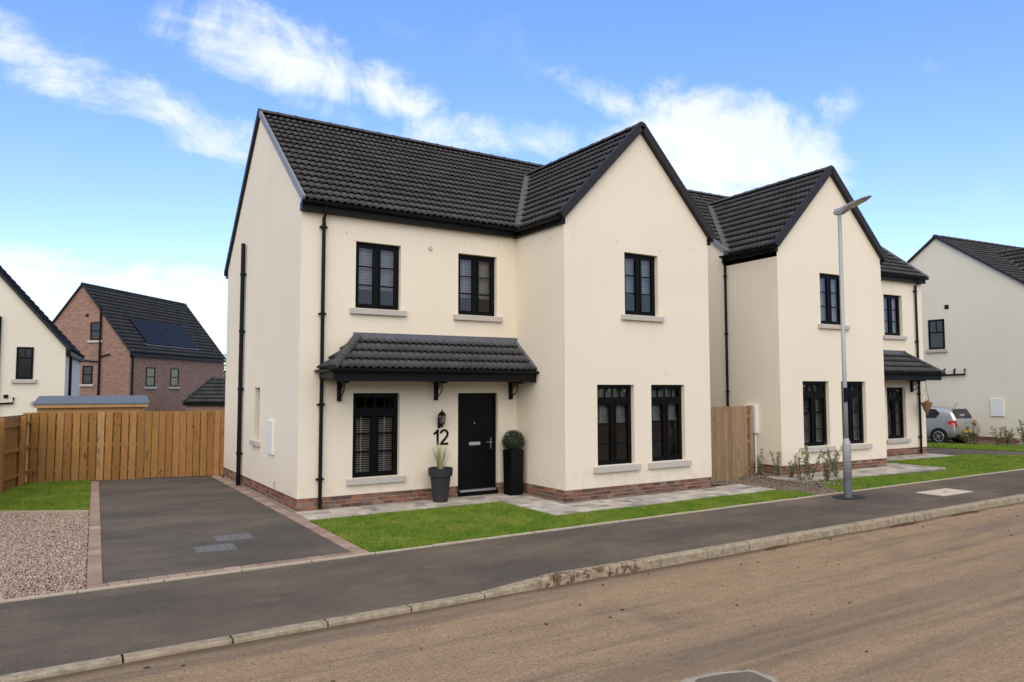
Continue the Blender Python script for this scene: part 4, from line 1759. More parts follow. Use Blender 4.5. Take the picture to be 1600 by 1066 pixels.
stones(bed, lambda x, y: bz(x, y) + 0.008, 1500, 7, (0.012, 0.026), 'grey_stone', 'brown gravel in the bed between the two cream houses')
# tarmac lane and verge to the right of the neighbour
tag(MB().slab([(20.9, 9), (21.35, -0.8), (22.0, -1.35), (24.1, -3.84), (29.0, -3.84), (25.25, -1.6), (24.3, 1.2), (23.9, 9)], -0.35, 0.03).build('lane', 'tarmac_drive', fix=True), kind='structure')
lawn([(25.35, -1.6), (27.2, -3.84), (31, -3.84), (28.0, -0.6), (26.1, 2.2), (25.6, 9), (24.0, 9), (24.4, 1.2)], lambda x, y: 0.05, 900, 8, 'grass verge in front of the silver car', name='verge_lawn', h=(0.03, 0.07), wd_=0.012)
tag(MB().slab([(26.15, 2.2), (28.05, -0.6), (34, -3.84), (60, -3.84), (60, 13), (25.7, 13)], -0.35, 0.02).build('far_driveway', 'tarmac_drive', fix=True), kind='structure')

# mud clods on the road
r = np.random.default_rng(4)
n = 260
px, py = r.uniform(-4.5, 15, n), -6.4 - np.abs(r.normal(0, 1.5, n))
base = np.array([(1, 0, 0), (0, 1, 0), (-1, 0, 0), (0, -1, 0), (0, 0, .5), (0, 0, -.3)])
F = np.array([(0, 1, 4), (1, 2, 4), (2, 3, 4), (3, 0, 4), (1, 0, 5), (2, 1, 5), (3, 2, 5), (0, 3, 5)])
sc = 0.006 + 0.022 * r.random(n) ** 4
V = base[None] * sc[:, None, None] * r.uniform(.5, 1.5, (n, 6, 3))
V = V + np.stack([px, py, np.array([road_z(a, b) for a, b in zip(px, py)]) + sc * .2], 1)[:, None]
o = link('mud_clods', np_mesh('mud_clods', V.reshape(-1, 3), (F[None] + (np.arange(n) * 6)[:, None, None]).reshape(-1, 3)), 'mud')
tag(o, 'small dark clods of mud scattered over the road', 'mud', None, 'stuff')
# heaps of mud lying in the gutter
for i, (x, y, s) in enumerate(((9.2, -6.38, .45), (11.3, -6.38, .6), (5.6, -6.37, .3))):
    pts = []
    m = MB()
    n = 16
    vs = [(0, 0, 0.035)]
    for rr, z in ((0.5, 0.02), (1.0, -0.012)):
        for k in range(n):
            t = 2 * math.pi * k / n
            q = rr * (1 + rnd.uniform(-.5, .4))
            vs.append((s * q * math.cos(t), 0.07 * q * math.sin(t), z * 0.6))
    fs = [(0, 1 + k, 1 + (k + 1) % n) for k in range(n)]
    fs += [(1 + k, 1 + n + k, 1 + n + (k + 1) % n, 1 + (k + 1) % n) for k in range(n)]
    m.add(vs, fs)
    o = m.build('mud_heap', 'mud', smooth=True)
    o.location = (x, y, ZR + 0.008)
    tag(o, ('smear of dark mud in the gutter, second from the ramped kerb', 'longest smear of dark mud in the gutter, farthest right', 'smear of dark mud in the gutter nearest the ramped kerb')[i], 'mud', 'mud smears along the kerb')

# cemented cover in the road, bottom of the picture
pc = empty('road_cover', (0.9, -9.66, ZR), -0.25)
pc.scale = (0.72, 0.72, 1)
tag(pc, 'grey cover set in a ring of pale cement in the muddy road', 'cover')
m = MB()
n = 36
vs = []
for rr, z in ((0.42, 0.012), (0.46, 0.014), (0.55, -0.006)):
    for k in range(n):
        t = 2 * math.pi * k / n
        q = max(abs(math.cos(t)), abs(math.sin(t))) ** -0.75
        q *= 1 + rnd.uniform(-.09, .09) * (rr > .43)
        vs.append((rr * q * math.cos(t) * 1.05, rr * q * math.sin(t) * 0.95, z))
fs = [(a * n + k, (a + 1) * n + k, (a + 1) * n + (k + 1) % n, a * n + (k + 1) % n) for a in range(2) for k in range(n)]
m.add(vs, fs)
m.build('cement_ring', 'cement', pc, fix=True)
MB().box(-0.43, 0.43, -0.39, 0.39, -0.05, 0.012).build('cover_plate', 'tarmac_patch', pc, fix=True)

# plates in the pavement
s1 = empty('pavement_cover', (13.15, -5.07, ZPV), -0.02)
tag(s1, 'pale concrete utility cover lying flush in the pavement', 'cover')
MB().box(-0.62, 0.62, -0.3, 0.3, -0.05, 0.012).build('slab', 'stone_cover', s1, fix=True, bevel=0.006)
MB().box(-0.08, 0.08, -0.02, 0.02, 0.009, 0.0135).build('lifting_slot', 'frame_black', s1, fix=True)
for i, (x, y, lab) in enumerate(((9.75, -5.42, 'small dark metal valve cover in the pavement, nearer the kerb'), (11.3, -5.35, 'small dark metal valve cover in the pavement beside the pale utility cover'))):
    s1 = empty('valve_cover', (x, y, ZPV), rnd.uniform(-.2, .2))
    tag(s1, lab, 'cover', 'small valve covers in the pavement')
    MB().box(-0.16, 0.16, -0.11, 0.11, -0.04, 0.008).build('frame', 'galvanised_dark', s1, fix=True)
    MB().box(-0.13, 0.13, -0.085, 0.085, -0.04, 0.014).build('lid', 'tarmac_drive', s1, fix=True)
# dark tarmac round the lamp post
m = MB().slab([(10.64 + 0.42 * (1 + rnd.uniform(-.15, .15)) * math.cos(t), -4.35 + 0.3 * (1 + rnd.uniform(-.15, .15)) * math.sin(t)) for t in np.linspace(0, 2 * math.pi, 18)[:-1]], -0.1, ZPV + 0.004)
simple('fresh_tarmac', (0.02, 0.019, 0.019), 0.8, 0.3, var=0.3, nscale=60, bump=0.5)
pp = m.build('tarmac_patch', 'fresh_tarmac', pv and bpy.data.objects['pavement'], fix=True)

# ------------------------------------------------------------------ street lamp
lp = empty('street_lamp', (10.64, -4.33, ZPV))
tag(lp, 'tall grey metal street lamp with angled head at the back of the pavement', 'street lamp')
MB().lathe([(0.09, 0.0), (0.09, 0.34), (0.088, 0.345)], n=20).build('base_sleeve', 'galvanised_dark', lp, smooth=False)
MB().lathe([(0.086, 0.345), (0.086, 1.12), (0.082, 1.17), (0.056, 1.24), (0.054, 1.26)], n=20).build('base_column', 'galvanised', lp, smooth=True)
MB().lathe([(0.048, 1.26), (0.046, 2.5), (0.044, 3.8), (0.043, 3.801), (0.04, 6.2), (0.036, 6.22)], n=18).build('post', 'galvanised', lp, smooth=True)
MB().box(-0.12, -0.02, -0.075, -0.045, 2.05, 2.36).build('label_plate', 'frame_black', lp, fix=True)
# head pointing over the road
hd = MB()
secs = [(0.12, 0.05, 0.0, 0.05), (0.08, 0.085, -0.04, 0.09), (-0.06, 0.1, -0.035, 0.1), (-0.25, 0.12, 0.06, 0.14), (-0.4, 0.135, 0.1, 0.17), (-0.62, 0.12, 0.17, 0.21), (-0.74, 0.05, 0.21, 0.225)]
vs, fs = [], []
for yy, hw, zb, zt in secs:
    vs += [(-hw * .75, yy, zb), (hw * .75, yy, zb), (hw, yy, (zb + zt) / 2), (hw * .7, yy, zt), (-hw * .7, yy, zt), (-hw, yy, (zb + zt) / 2)]
for i in range(len(secs) - 1):
    for k in range(6):
        fs.append((i * 6 + k, i * 6 + (k + 1) % 6, (i + 1) * 6 + (k + 1) % 6, (i + 1) * 6 + k))
fs += [tuple(range(6)), tuple((len(secs) - 1) * 6 + k for k in range(5, -1, -1))]
hd.add(vs, fs)
ho = hd.build('lamp_head', 'galvanised', lp, fix=True)
ho.location = (0, 0, 6.22)
ln = MB().add([(-.085, -.28, .064), (.085, -.28, .064), (.085, -.6, .158), (-.085, -.6, .158)], [(0, 1, 2, 3)]).build('lens', 'lamp_lens', ho)
ln.location = (0, 0, -0.003)

# ------------------------------------------------------------------ pots at the door
pot = empty('potted_grass', (2.83, -0.36, 0.0))
tag(pot, 'tapered charcoal pot of feathery ornamental grass under the house number', 'potted plant')
MB().lathe([(0.145, 0.0), (0.15, 0.01), (0.21, 0.52), (0.245, 0.525), (0.255, 0.68), (0.235, 0.685), (0.225, 0.6), (0.02, 0.6)], n=28).build('pot', 'pot_charcoal', pot, smooth=False)
MB().lathe([(0.225, 0.6), (0.1, 0.635), (0.01, 0.64)], n=16).build('soil', 'soil', pot)


def blades(n, h, spread, w, seed, bend=0.5):
    rr = random.Random(seed)
    m = MB()
    for _ in range(n):
        a = rr.uniform(0, 2 * math.pi)
        r0 = rr.uniform(0, 0.07)
        hh = h * rr.uniform(.5, 1.05)
        sp_ = spread * rr.uniform(.1, 1)
        d = Vector((math.cos(a), math.sin(a), 0))
        s_ = Vector((-d.y, d.x, 0)) * w
        pts = []
        for t in (0, .35, .7, 1.0):
            pts.append(Vector((0, 0, 0)) + d * (r0 + sp_ * t ** 1.3) + Vector((0, 0, hh * (t - bend * .25 * t ** 3))))
        vs = []
        for i, p in enumerate(pts):
            k = (1, .9, .6, .05)[i]
            vs += [p - s_ * k, p + s_ * k]
        m.add(vs, [(2 * i, 2 * i + 1, 2 * i + 3, 2 * i + 2) for i in range(3)])
    return m


gb = blades(75, 0.74, 0.33, 0.006, 3, 0.7).build('grass_plant', 'ornamental_grass', pot)
gb.location = (0, 0, 0.62)

tp = empty('planter_with_topiary', (4.62, -0.33, 0.0))
tag(tp, 'tall black planter with a clipped box ball beside the front door', 'planter')
m = MB()
a, b = 0.15, 0.165
m.add([(-a, -a, 0), (a, -a, 0), (a, a, 0), (-a, a, 0), (-b, -b, .97), (b, -b, .97), (b, b, .97), (-b, b, .97),
       (-b + .02, -b + .02, .97), (b - .02, -b + .02, .97), (b - .02, b - .02, .97), (-b + .02, b - .02, .97)],
      [(0, 3, 2, 1), (0, 1, 5, 4), (1, 2, 6, 5), (2, 3, 7, 6), (3, 0, 4, 7), (4, 5, 9, 8), (5, 6, 10, 9), (6, 7, 11, 10), (7, 4, 8, 11)])
m.build('planter_box', 'planter_black', tp)
MB().box(-.145, .145, -.145, .145, .9, .93).build('soil', 'soil', tp)
MB().tube([(0, 0, .9), (0, 0, 1.2)], .02, 8).build('stem', 'bark', tp)


def leaf_ball(n, c, rad, size, seed, shell=0.35, squash=1.0):
    r = np.random.default_rng(seed)
    d = r.normal(size=(n, 3))
    d /= np.linalg.norm(d, axis=1)[:, None]
    q = rad * (1 - shell * r.random(n) ** 2)
    cpos = d * q[:, None]
    cpos[:, 2] *= squash
    t1 = np.cross(d, r.normal(size=(n, 3)))
    t1 /= np.linalg.norm(t1, axis=1)[:, None]
    t2 = np.cross(d, t1) + d * r.uniform(-.6, .6, n)[:, None]
    s = size * r.uniform(.6, 1.3, n)[:, None]
    V = np.stack([cpos - t1 * s, cpos - t2 * s * .45, cpos + t1 * s, cpos + t2 * s * .45], 1) + np.array(c)
    return V.reshape(-1, 3), np.arange(n * 4).reshape(-1, 4)


V, Fq = leaf_ball(4200, (0, 0, 1.15), 0.25, 0.017, 9)
link('topiary_ball', np_mesh('topiary_ball', V, Fq), 'box_leaf', tp)


# ------------------------------------------------------------------ fences and gates
def plank_mesh(w, h, t=0.018):
    m = MB()
    return m.box(-w / 2, w / 2, -t / 2, t / 2, 0, h).mesh('board')


def fence(name, a, b, label, cat, mat, spacing, bw, h, z0, double=True, rails=(0.25, 0.9, 1.5), rail_side=1, posts=(), gap_jit=0.004, tops=0.004, skip=None, group=None, back_h=None):
    """boards stand on the a->b line; +side = left of the direction"""
    a, b = Vector(a), Vector(b)
    d = b - a
    L = d.length
    root = empty(name, (a.x, a.y, z0), math.atan2(d.y, d.x))
    tag(root, label, cat, group)
    me = plank_mesh(bw, h)
    me.materials.append(MATS[mat])
    n = int((L - bw) / spacing) + 1
    for side in ((1, -1) if double else (1,)):
        for i in range(n):
            x = bw / 2 + i * spacing + (spacing / 2 if side < 0 else 0)
            if x + bw / 2 > L + 0.001:
                continue
            o = bpy.data.objects.new('board', me)
            C.objects.link(o)
            o.parent = root
            off = -0.036 if side > 0 else 0.036
            o.location = (x + rnd.uniform(-gap_jit, gap_jit), off * rail_side, rnd.uniform(-tops, tops))
            o.rotation_euler = (0, rnd.uniform(-.004, .004), rnd.uniform(-.01, .01))
            if side < 0 and back_h:
                o.scale = (1, 1, back_h)
    for z in rails:
        MB().box(0, L, -0.022, 0.022, z - 0.04, z + 0.04).build('rail', mat, root)
    for x in posts:
        MB().box(x - 0.05, x + 0.05, 0.05 * rail_side if not double else -0.05, 0.15 * rail_side if not double else 0.05, -0.1, h + 0.03).build('post', mat, root, fix=True)
    return root


FA, FB = Vector((-4.5, 8.25)), Vector((0.5, 6.86))
FM = FA + (FB - FA).normalized() * (14 * 0.186 + 0.158 + 0.012)
fence('timber_fence', FA, FM, 'timber fence of spaced vertical boards behind the small lawn, in front of the shed', 'fence', 'fence_wood', 0.186, 0.156, 1.74, -0.03, rails=(0.28, 0.9, 1.5), back_h=0.995)
fence('timber_gate', FM + (FB - FA).normalized() * 0.012, FB, 'close boarded timber gate at the end of the driveway beside the house wall', 'gate', 'fence_wood', 0.168, 0.152, 1.72, -0.01, rails=(0.25, 0.9, 1.5), back_h=0.97)
# fence running toward the road on the left: rails and posts face the drive
fa, fb = Vector((-4.36, 8.22)), Vector((-6.5, 0.6))
lf = fence('timber_fence', fb, fa, 'timber fence with rails and posts showing, at the left edge of the small lawn', 'fence', 'fence_wood', 0.15, 0.142, 1.72, -0.05, double=False, rails=(0.28, 0.9, 1.5), rail_side=-1, posts=())
for x in (1.0, 3.4, 5.8, 7.2):
    MB().box(x - 0.05, x + 0.05, -0.13, -0.025, -0.1, 1.7).build('post', 'fence_wood', lf, fix=True)
# side gate between the two cream houses
sg = fence('side_gate', (W + 0.02, -1.0), (11.5, -1.0), 'brown timber side gate between the two cream houses', 'gate', 'gate_wood', 0.148, 0.144, 1.86, -0.03, double=False, rails=(0.25, 0.95, 1.6), rail_side=1, posts=())
MB().box(2.31, 2.41, -0.06, 0.04, 0, 1.88).build('post', 'gate_wood', sg)
MB().box(0.0, 0.09, -0.02, 0.07, 0, 1.8).build('post', 'gate_wood', sg)

# ------------------------------------------------------------------ shed behind the fence
sh = empty('garden_shed', (-4.35, 11.0, -0.14), R(-4))
tag(sh, 'low timber shed with grey felt roof showing over the fence', 'shed')
for k in range(12):
    MB().box(0.1, 2.85, 0.012 * (k % 2), 0.03 + 0.012 * (k % 2), k * 0.165, k * 0.165 + 0.162).build('board', 'shed_wood', sh)
MB().box(0.1, 2.85, 0.045, 1.5, 0.0, 1.98).build('wall', 'shed_wood', sh)
m = MB()
m.add([(0.0, -0.1, 2.03), (2.97, -0.1, 2.03), (2.92, 0.75, 2.24), (0.08, 0.75, 2.24), (2.97, 1.6, 2.03), (0, 1.6, 2.03),
       (0.0, -0.1, 1.99), (2.97, -0.1, 1.99), (2.92, 0.75, 2.18), (0.08, 0.75, 2.18), (2.97, 1.6, 1.99), (0, 1.6, 1.99)],
      [(0, 1, 2, 3), (3, 2, 4, 5), (7, 6, 9, 8), (8, 9, 11, 10), (0, 6, 7, 1), (5, 4, 10, 11), (1, 7, 8, 2), (2, 8, 10, 4), (6, 0, 3, 9), (9, 3, 5, 11)])
m.build('roof', 'shed_felt', sh, fix=True)
MB().box(0.03, 2.94, -0.085, -0.06, 1.9, 1.988).build('fascia', 'shed_wood', sh)


# ------------------------------------------------------------------ far houses
def far_house(root, wg, depth, ze, zr, wallmat, zb, xr=None, ov=0.12, tiles=True):
    """gable front in local xz plane (y=0), x from 0 to wg, running back +y; parts wall and roof"""
    xr = wg / 2 if xr is None else xr
    m = MB()
    m.poly([(0, 0, zb), (wg, 0, zb), (wg, 0, ze), (xr, 0, zr), (0, 0, ze)])
    m.poly([(wg, 0, zb), (wg, depth, zb), (wg, depth, ze), (wg, 0, ze)])
    m.poly([(0, depth, zb), (0, 0, zb), (0, 0, ze), (0, depth, ze)])
    m.poly([(wg, depth, zb), (0, depth, zb), (0, depth, ze), (xr, depth, zr), (wg, depth, ze)])
    m.build('wall', wallmat, root)
    Wm_ = Matrix.Translation(root.location) @ Matrix.Rotation(root.rotation_euler[2], 4, 'Z')
    kr, kl = (zr - ze) / (wg - xr), (zr - ze) / xr
    S1 = [(wg + ov, -0.05, ze - ov * kr + .03), (wg + ov, depth + .05, ze - ov * kr + .03), (xr, depth + .05, zr + .03), (xr, -0.05, zr + .03)]
    S2 = [(xr, -0.05, zr + .03), (xr, depth + .05, zr + .03), (-ov, depth + .05, ze - ov * kl + .03), (-ov, -0.05, ze - ov * kl + .03)]
    ro = MB().poly(S1).poly(S2).build('roof', 'roof_felt', root)
    if tiles:
        lay_tiles([tile_slope(S1, 0, 0.3, 0.29), tile_slope(S2, 0, 0.3, 0.29)], ro, Wm_, 0)
    lay_caps((xr, -0.06, zr + 0.07), (xr, depth + 0.06, zr + 0.07), ro, 0.45)
    for e in ((wg + ov, ze - ov * kr), (-ov, ze - ov * kl)):
        for yy in (-0.04, depth + 0.04):
            MB().bar((e[0], yy, e[1] + .02), (xr, yy, zr + .06), 0.08, 0.15, (0, 1, 0)).build('bargeboard', 'barge_brown', ro, fix=True)
    for s_, x in ((1, wg), (-1, 0)):
        k = kr if s_ > 0 else kl
        MB().box(min(x, x + s_ * ov * 1.4), max(x, x + s_ * ov * 1.4), -0.04, depth + 0.04, ze - ov * k - 0.18, ze - ov * k - 0.02).build('gutter', 'black_plastic', root, fix=True)
    return ro


def far_window(root, place, w, h, bars=(0.6,), vb=()):
    # set against the outside of the wall: recessed dark backing, frame, panes
    def bx(m, u0, u1, d0, d1, z0, z1):
        P_ = [place(u, d, z) for z in (z0, z1) for (u, d) in ((u0, d0), (u1, d0), (u1, d1), (u0, d1))]
        return m.add(P_, [(0, 3, 2, 1), (4, 5, 6, 7), (0, 1, 5, 4), (1, 2, 6, 5), (2, 3, 7, 6), (3, 0, 4, 7)])
    fr = MB()
    t = 0.075
    bx(fr, 0, t, 0.0, 0.03, 0, h); bx(fr, w - t, w, 0.0, 0.03, 0, h)
    bx(fr, t, w - t, 0.0, 0.03, 0, t); bx(fr, t, w - t, 0.0, 0.03, h - t, h)
    wo = fr.build('window', 'frame_black', root, fix=True)
    for b_ in bars:
        bm_ = MB(); bx(bm_, t, w - t, 0.002, 0.028, h * b_ - 0.03, h * b_ + 0.03)
        bm_.build('glazing_bar', 'frame_black', wo, fix=True)
    for b_ in vb:
        bm_ = MB(); bx(bm_, w * b_ - 0.015, w * b_ + 0.015, 0.002, 0.028, h * (bars[0] if bars else 0) + 0.03, h - t)
        bm_.build('glazing_bar', 'frame_black', wo, fix=True)
    bk = MB(); bx(bk, t, w - t, 0.002, 0.012, t, h - t)
    bk.build('pane', 'car_glass', wo, fix=True)
    s_ = MB(); bx(s_, -0.12, w + 0.12, 0.0, 0.09, -0.14, -0.01)
    s_.build('sill', 'concrete_sill', wo, fix=True)
    return wo


# right: cream house across the lane, gable towards us
a_ = R(-5.7)
wv = Vector((-math.sin(a_), math.cos(a_)))        # near -> far along its wall
o_ = Vector((28.77, 3.16))
org = o_ + wv * 4.4
fr_ = empty('cream_house', (org.x, org.y, 0.0), a_ - math.pi / 2)   # local +x runs towards the viewer side
tag(fr_, 'cream rendered house behind the silver car, plain gable wall with one small window', 'house', 'cream houses along the street')
far_house(fr_, 9.4, 9.0, 5.55, 8.86, 'far_render', -0.3, xr=4.66)


def fplace(s, z):
    return lambda u, d, zz: (4.4 - s + u, -d, z + zz)


far_window(fr_, fplace(0.22, 3.98), 0.72, 1.3, (0.56,), (0.5,))
MB().box(4.4 + 0.55, 4.4 + 0.72, -0.03, 0, 5.7, 5.87).build('vent_cover', 'black_plastic', fr_, fix=True)
MB().box(4.4 + 2.3, 4.4 + 2.83, -0.05, 0, 1.14, 1.86).build('meter_box', 'white_plastic', fr_, fix=True, bevel=0.01)
m = MB()
m.tube([(4.4 - 0.6, -0.08, 2.8), (4.4 + 1.35, -0.08, 2.86), (4.4 + 1.35, -0.08, 3.1)], 0.04, 8)
for s_ in (0.45, 0.9):
    m.tube([(4.4 + s_, -0.08, 2.83), (4.4 + s_, -0.08, 3.07), (4.4 + s_, 0.0, 3.1)], 0.035, 8)
m.build('waste_pipe', 'black_plastic', fr_, fix=True)
pl_ = MB().box(0.02, 9.38, -0.012, 0, -0.3, 0.3).build('plinth', 'mortar', fr_)
for c in range(3):
    x = 4.0 + (c % 2) * 0.11
    while x < 7.6:
        o = bpy.data.objects.new('brick', BRICK)
        C.objects.link(o)
        o.parent = pl_
        o.location = (x, -0.022, 0.07 + c * 0.0755)
        x += 0.2155
# cross gable on its street side
yc_, zc_ = 2.83, 8.2
xm = 9.4 - (zc_ - 5.58) / 0.698
cg1 = [(xm, yc_, zc_), (9.52, yc_ - 2.6, 5.5), (11.0, yc_ - 2.6, 5.5), (11.0, yc_, zc_)]
cg2 = [(9.52, yc_ + 2.6, 5.5), (xm, yc_, zc_), (11.0, yc_, zc_), (11.0, yc_ + 2.6, 5.5)]
cgo = MB().poly(cg1).poly(cg2).build('cross_gable', 'roof_felt', fr_)
lay_tiles([tile_slope(cg1), tile_slope(cg2)], cgo, Matrix.Translation(fr_.location), 0)
lay_caps((xm, yc_, zc_ + 0.06), (11.05, yc_, zc_ + 0.06), cgo, 0.45)
MB().add([(9.4, yc_ - 2.45, -.3), (10.9, yc_ - 2.45, -.3), (10.9, yc_ - 2.45, 5.6), (9.4, yc_ - 2.45, 5.6),
          (10.9, yc_ + 2.45, -.3), (10.9, yc_ + 2.45, 5.6), (10.9, yc_, 8.1), (9.4, yc_ + 2.45, -.3), (9.4, yc_ + 2.45, 5.6)],
         [(0, 1, 2, 3), (1, 4, 5, 6, 2), (4, 7, 8, 5)]).build('cross_wall', 'far_render', fr_)

# left: cream house beyond the fence
az = R(5.3)
wv = Vector((math.cos(az), -math.sin(az)))
o_ = Vector((-3.48, 17.81))
GWD = 7.6
org = o_ - wv * GWD
lc = empty('cream_house', (org.x, org.y, 0), -az)
tag(lc, 'cream rendered house at the left edge, half its gable beyond the timber fence', 'house', 'cream houses along the street')
far_house(lc, GWD, 8.0, 3.86, 3.86 + GWD / 2 * 1.19, 'far_render', -1.4)
far_window(lc, lambda u, d, z: (GWD - 1.52 + u, -d, 2.66 + z), 0.52, 1.16, (0.66,), (0.5,))
MB().tube([(GWD - 2.05, -0.07, -1.3), (GWD - 2.05, -0.07, 4.9)], 0.05, 8).build('soil_pipe', 'black_plastic', lc, fix=True)
MB().tube([(GWD + 0.06, 1.6, 3.6), (GWD + 0.06, 1.6, -1.3)], 0.05, 8).build('downpipe', 'black_plastic', lc, fix=True)
MB().tube([(GWD - 2.4, -0.07, 1.75), (GWD - 1.55, -0.07, 1.8), (GWD - 1.55, -0.07, 2.0)], 0.035, 8).build('waste_pipe', 'black_plastic', lc, fix=True)
MB().box(GWD - 1.85, GWD - 1.72, -0.06, 0, 1.98, 2.1).build('vent_cover', 'black_plastic', lc, fix=True)
MB().tube([(GWD - 0.95, 0.0, 1.78), (GWD - 0.95, -0.06, 1.78)], 0.09, 12).build('flue', 'galvanised', lc, fix=True)

# brick house
az = R(39)
wv = Vector((math.cos(az), -math.sin(az)))
o_ = Vector((-0.03, 33.42))
GB = 6.2
org = o_ - wv * GB
bh = empty('brick_house', (org.x, org.y, 0), -az)
tag(bh, 'red brick house with dark roof and a row of solar panels beyond the shed', 'house')
bro = far_house(bh, GB, 10.7, 4.5, 8.35, 'far_brick', -1.4)
for x0, z0, w_, h_ in ((GB - 2.52, 5.12, 0.66, 1.05), (GB - 2.92, 2.58, 0.62, 1.05)):
    far_window(bh, lambda u, d, z, x0=x0, z0=z0: (x0 + u, -d, z0 + z), w_, h_, (0.52,))
for y0 in (1.52, 4.05):
    far_window(bh, lambda u, d, z, y0=y0: (GB + d, y0 + u, 2.43 + z), 0.9, 1.15, (0.5,))
MB().tube([(GB - 1.85, -0.08, -1.3), (GB - 1.85, -0.08, 7.05)], 0.06, 8).build('soil_pipe', 'black_plastic', bh, fix=True)
MB().tube([(GB - 2.9, -0.08, 3.95), (GB - 1.85, -0.08, 3.85)], 0.04, 8).tube([(GB - 1.85, -0.08, 4.15), (GB - 1.2, -0.08, 4.3)], 0.04, 8).build('waste_pipe', 'black_plastic', bh, fix=True)
MB().tube([(GB + 0.08, 0.15, 4.3), (GB + 0.08, 0.15, -1.3)], 0.05, 8).build('downpipe', 'black_plastic', bh, fix=True)
MB().box(GB - 2.85, GB - 2.68, -0.03, 0, 6.5, 6.66).build('vent_cover', 'black_plastic', bh, fix=True)
# solar panels on the long slope
kr = (8.35 - 4.5) / (GB / 2)
nrm = Vector((kr, 0, 1)).normalized()
for i in range(5):
    y0 = 2.0 + i * 1.13
    xa, xb = GB - 0.35, GB - 1.6
    pa = [Vector((xa, y0, 4.5 + (GB - xa) * kr)), Vector((xa, y0 + 1.08, 4.5 + (GB - xa) * kr)), Vector((xb, y0 + 1.08, 4.5 + (GB - xb) * kr)), Vector((xb, y0, 4.5 + (GB - xb) * kr))]
    top_ = [p_ + nrm * 0.17 for p_ in pa]
    bot_ = [p_ + nrm * 0.1 for p_ in pa]
    MB().add(top_ + bot_, [(0, 1, 2, 3), (7, 6, 5, 4), (0, 4, 5, 1), (1, 5, 6, 2), (2, 6, 7, 3), (3, 7, 4, 0)]).build('solar_panel', 'solar_glass', bro, fix=True)
xa = GB - 0.3
MB().bar((xa, 1.95, 4.5 + 0.3 * kr + .1), (xa, 7.7, 4.5 + 0.3 * kr + .1), 0.16, 0.06, tuple(nrm)).build('flashing', 'verge_grey', bro, fix=True)

# small hip roofed outbuilding beside the brick house
ob = empty('outbuilding', (2.9, 33.9, 0), -az)
tag(ob, 'small brick outbuilding with a dark hipped roof, half hidden by number 12', 'building')
MB().box(0.15, 4.0, 0.15, 2.5, -1.4, 1.45).build('wall', 'far_brick', ob)
HA = [(0, 0, 1.45), (4.2, 0, 1.45), (4.2, 1.3, 3.0), (1.2, 1.3, 3.0)]
HB = [(0, 2.6, 1.45), (0, 0, 1.45), (1.2, 1.3, 3.0)]
HC = [(4.2, 2.6, 1.45), (0, 2.6, 1.45), (1.2, 1.3, 3.0), (4.2, 1.3, 3.0)]
oro = MB().poly(HA).poly(HB).poly(HC).build('roof', 'roof_felt', ob)
lay_tiles([tile_slope(HA), tile_slope(HB), tile_slope(HC)], oro, Matrix.Translation(ob.location), 0)
lay_caps((0, 0, 1.52), (1.2, 1.3, 3.06), oro)
MB().box(0.0, 4.2, 0.02, 0.15, 1.28, 1.44).build('gutter', 'black_plastic', ob)


# ------------------------------------------------------------------ plants
def shrub(loc, h, seed, label, n_stem=4, leaves=120, spread=0.16, leaf=0.038, group='young shrubs', mat='shrub_leaf'):
    rr = random.Random(seed)
    root = empty('young_shrub', loc)
    tag(root, label, 'shrub', group)
    st = MB()
    V = []
    for s in range(n_stem):
        a = rr.uniform(0, 2 * math.pi)
        sp_ = spread * 1.6 * rr.uniform(.2, 1)
        hh = h * rr.uniform(.65, 1.0)
        pts = [Vector((0, 0, -0.02))]
        for t in (.3, .6, 1.0):
            pts.append(Vector((math.cos(a) * sp_ * t + rr.uniform(-.02, .02), math.sin(a) * sp_ * t + rr.uniform(-.02, .02), hh * t)))
        st.tube(pts, 0.006, 5, rs=[.008, .006, .005, .003])
        for i in range(int(leaves * 1.5) // n_stem):
            t = rr.uniform(.15, 1.03) ** 0.8
            k = min(2, int(t * 3))
            p = pts[k].lerp(pts[k + 1], min(1, t * 3 - k))
            d = Vector((rr.uniform(-1, 1), rr.uniform(-1, 1), rr.uniform(-.1, .9))).normalized()
            l = leaf * rr.uniform(.6, 1.3)
            sd_ = d.cross(Vector((rr.uniform(-1, 1), rr.uniform(-1, 1), 1))).normalized()
            up = d.cross(sd_) * l * .15
            V.append([p, p + d * l + sd_ * l * .38 + up, p + d * 2 * l, p + d * l - sd_ * l * .38 + up])
    st.build('stem', 'bark', root)
    m = MB()
    for q in V:
        m.add(q, [(0, 1, 2, 3)])
    m.build('foliage', mat, root)


SH = [((11.46, -1.38, -.02), .82, 'young shrub next to the side gate, narrow and nearest the meter box', 3, 110, .1),
      ((11.38, -1.95, -.02), .92, 'tall slender young shrub, second from the side gate', 3, 120, .08),
      ((11.55, -2.2, -.02), .62, 'small pale young shrub, third from the side gate', 4, 120, .16),
      ((11.22, -2.75, -.02), .85, 'loose upright young shrub in front of the left window of the house by the lamp', 4, 150, .18),
      ((11.55, -2.75, 0), .98, 'tallest young shrub in the middle of the gravel bed', 4, 190, .16),
      ((11.75, -3.05, 0), .85, 'bushy dark young shrub nearest the lamp post on its left side', 5, 260, .22),
      ((12.45, -2.85, 0.02), .9, 'young shrub at the lawn corner just left of the lamp post', 5, 200, .14)]
for i, (loc, h, lab, ns, nl, spd) in enumerate(SH):
    shrub(loc, h, 30 + i, lab, ns, nl, spd, group='young shrubs in the gravel bed')
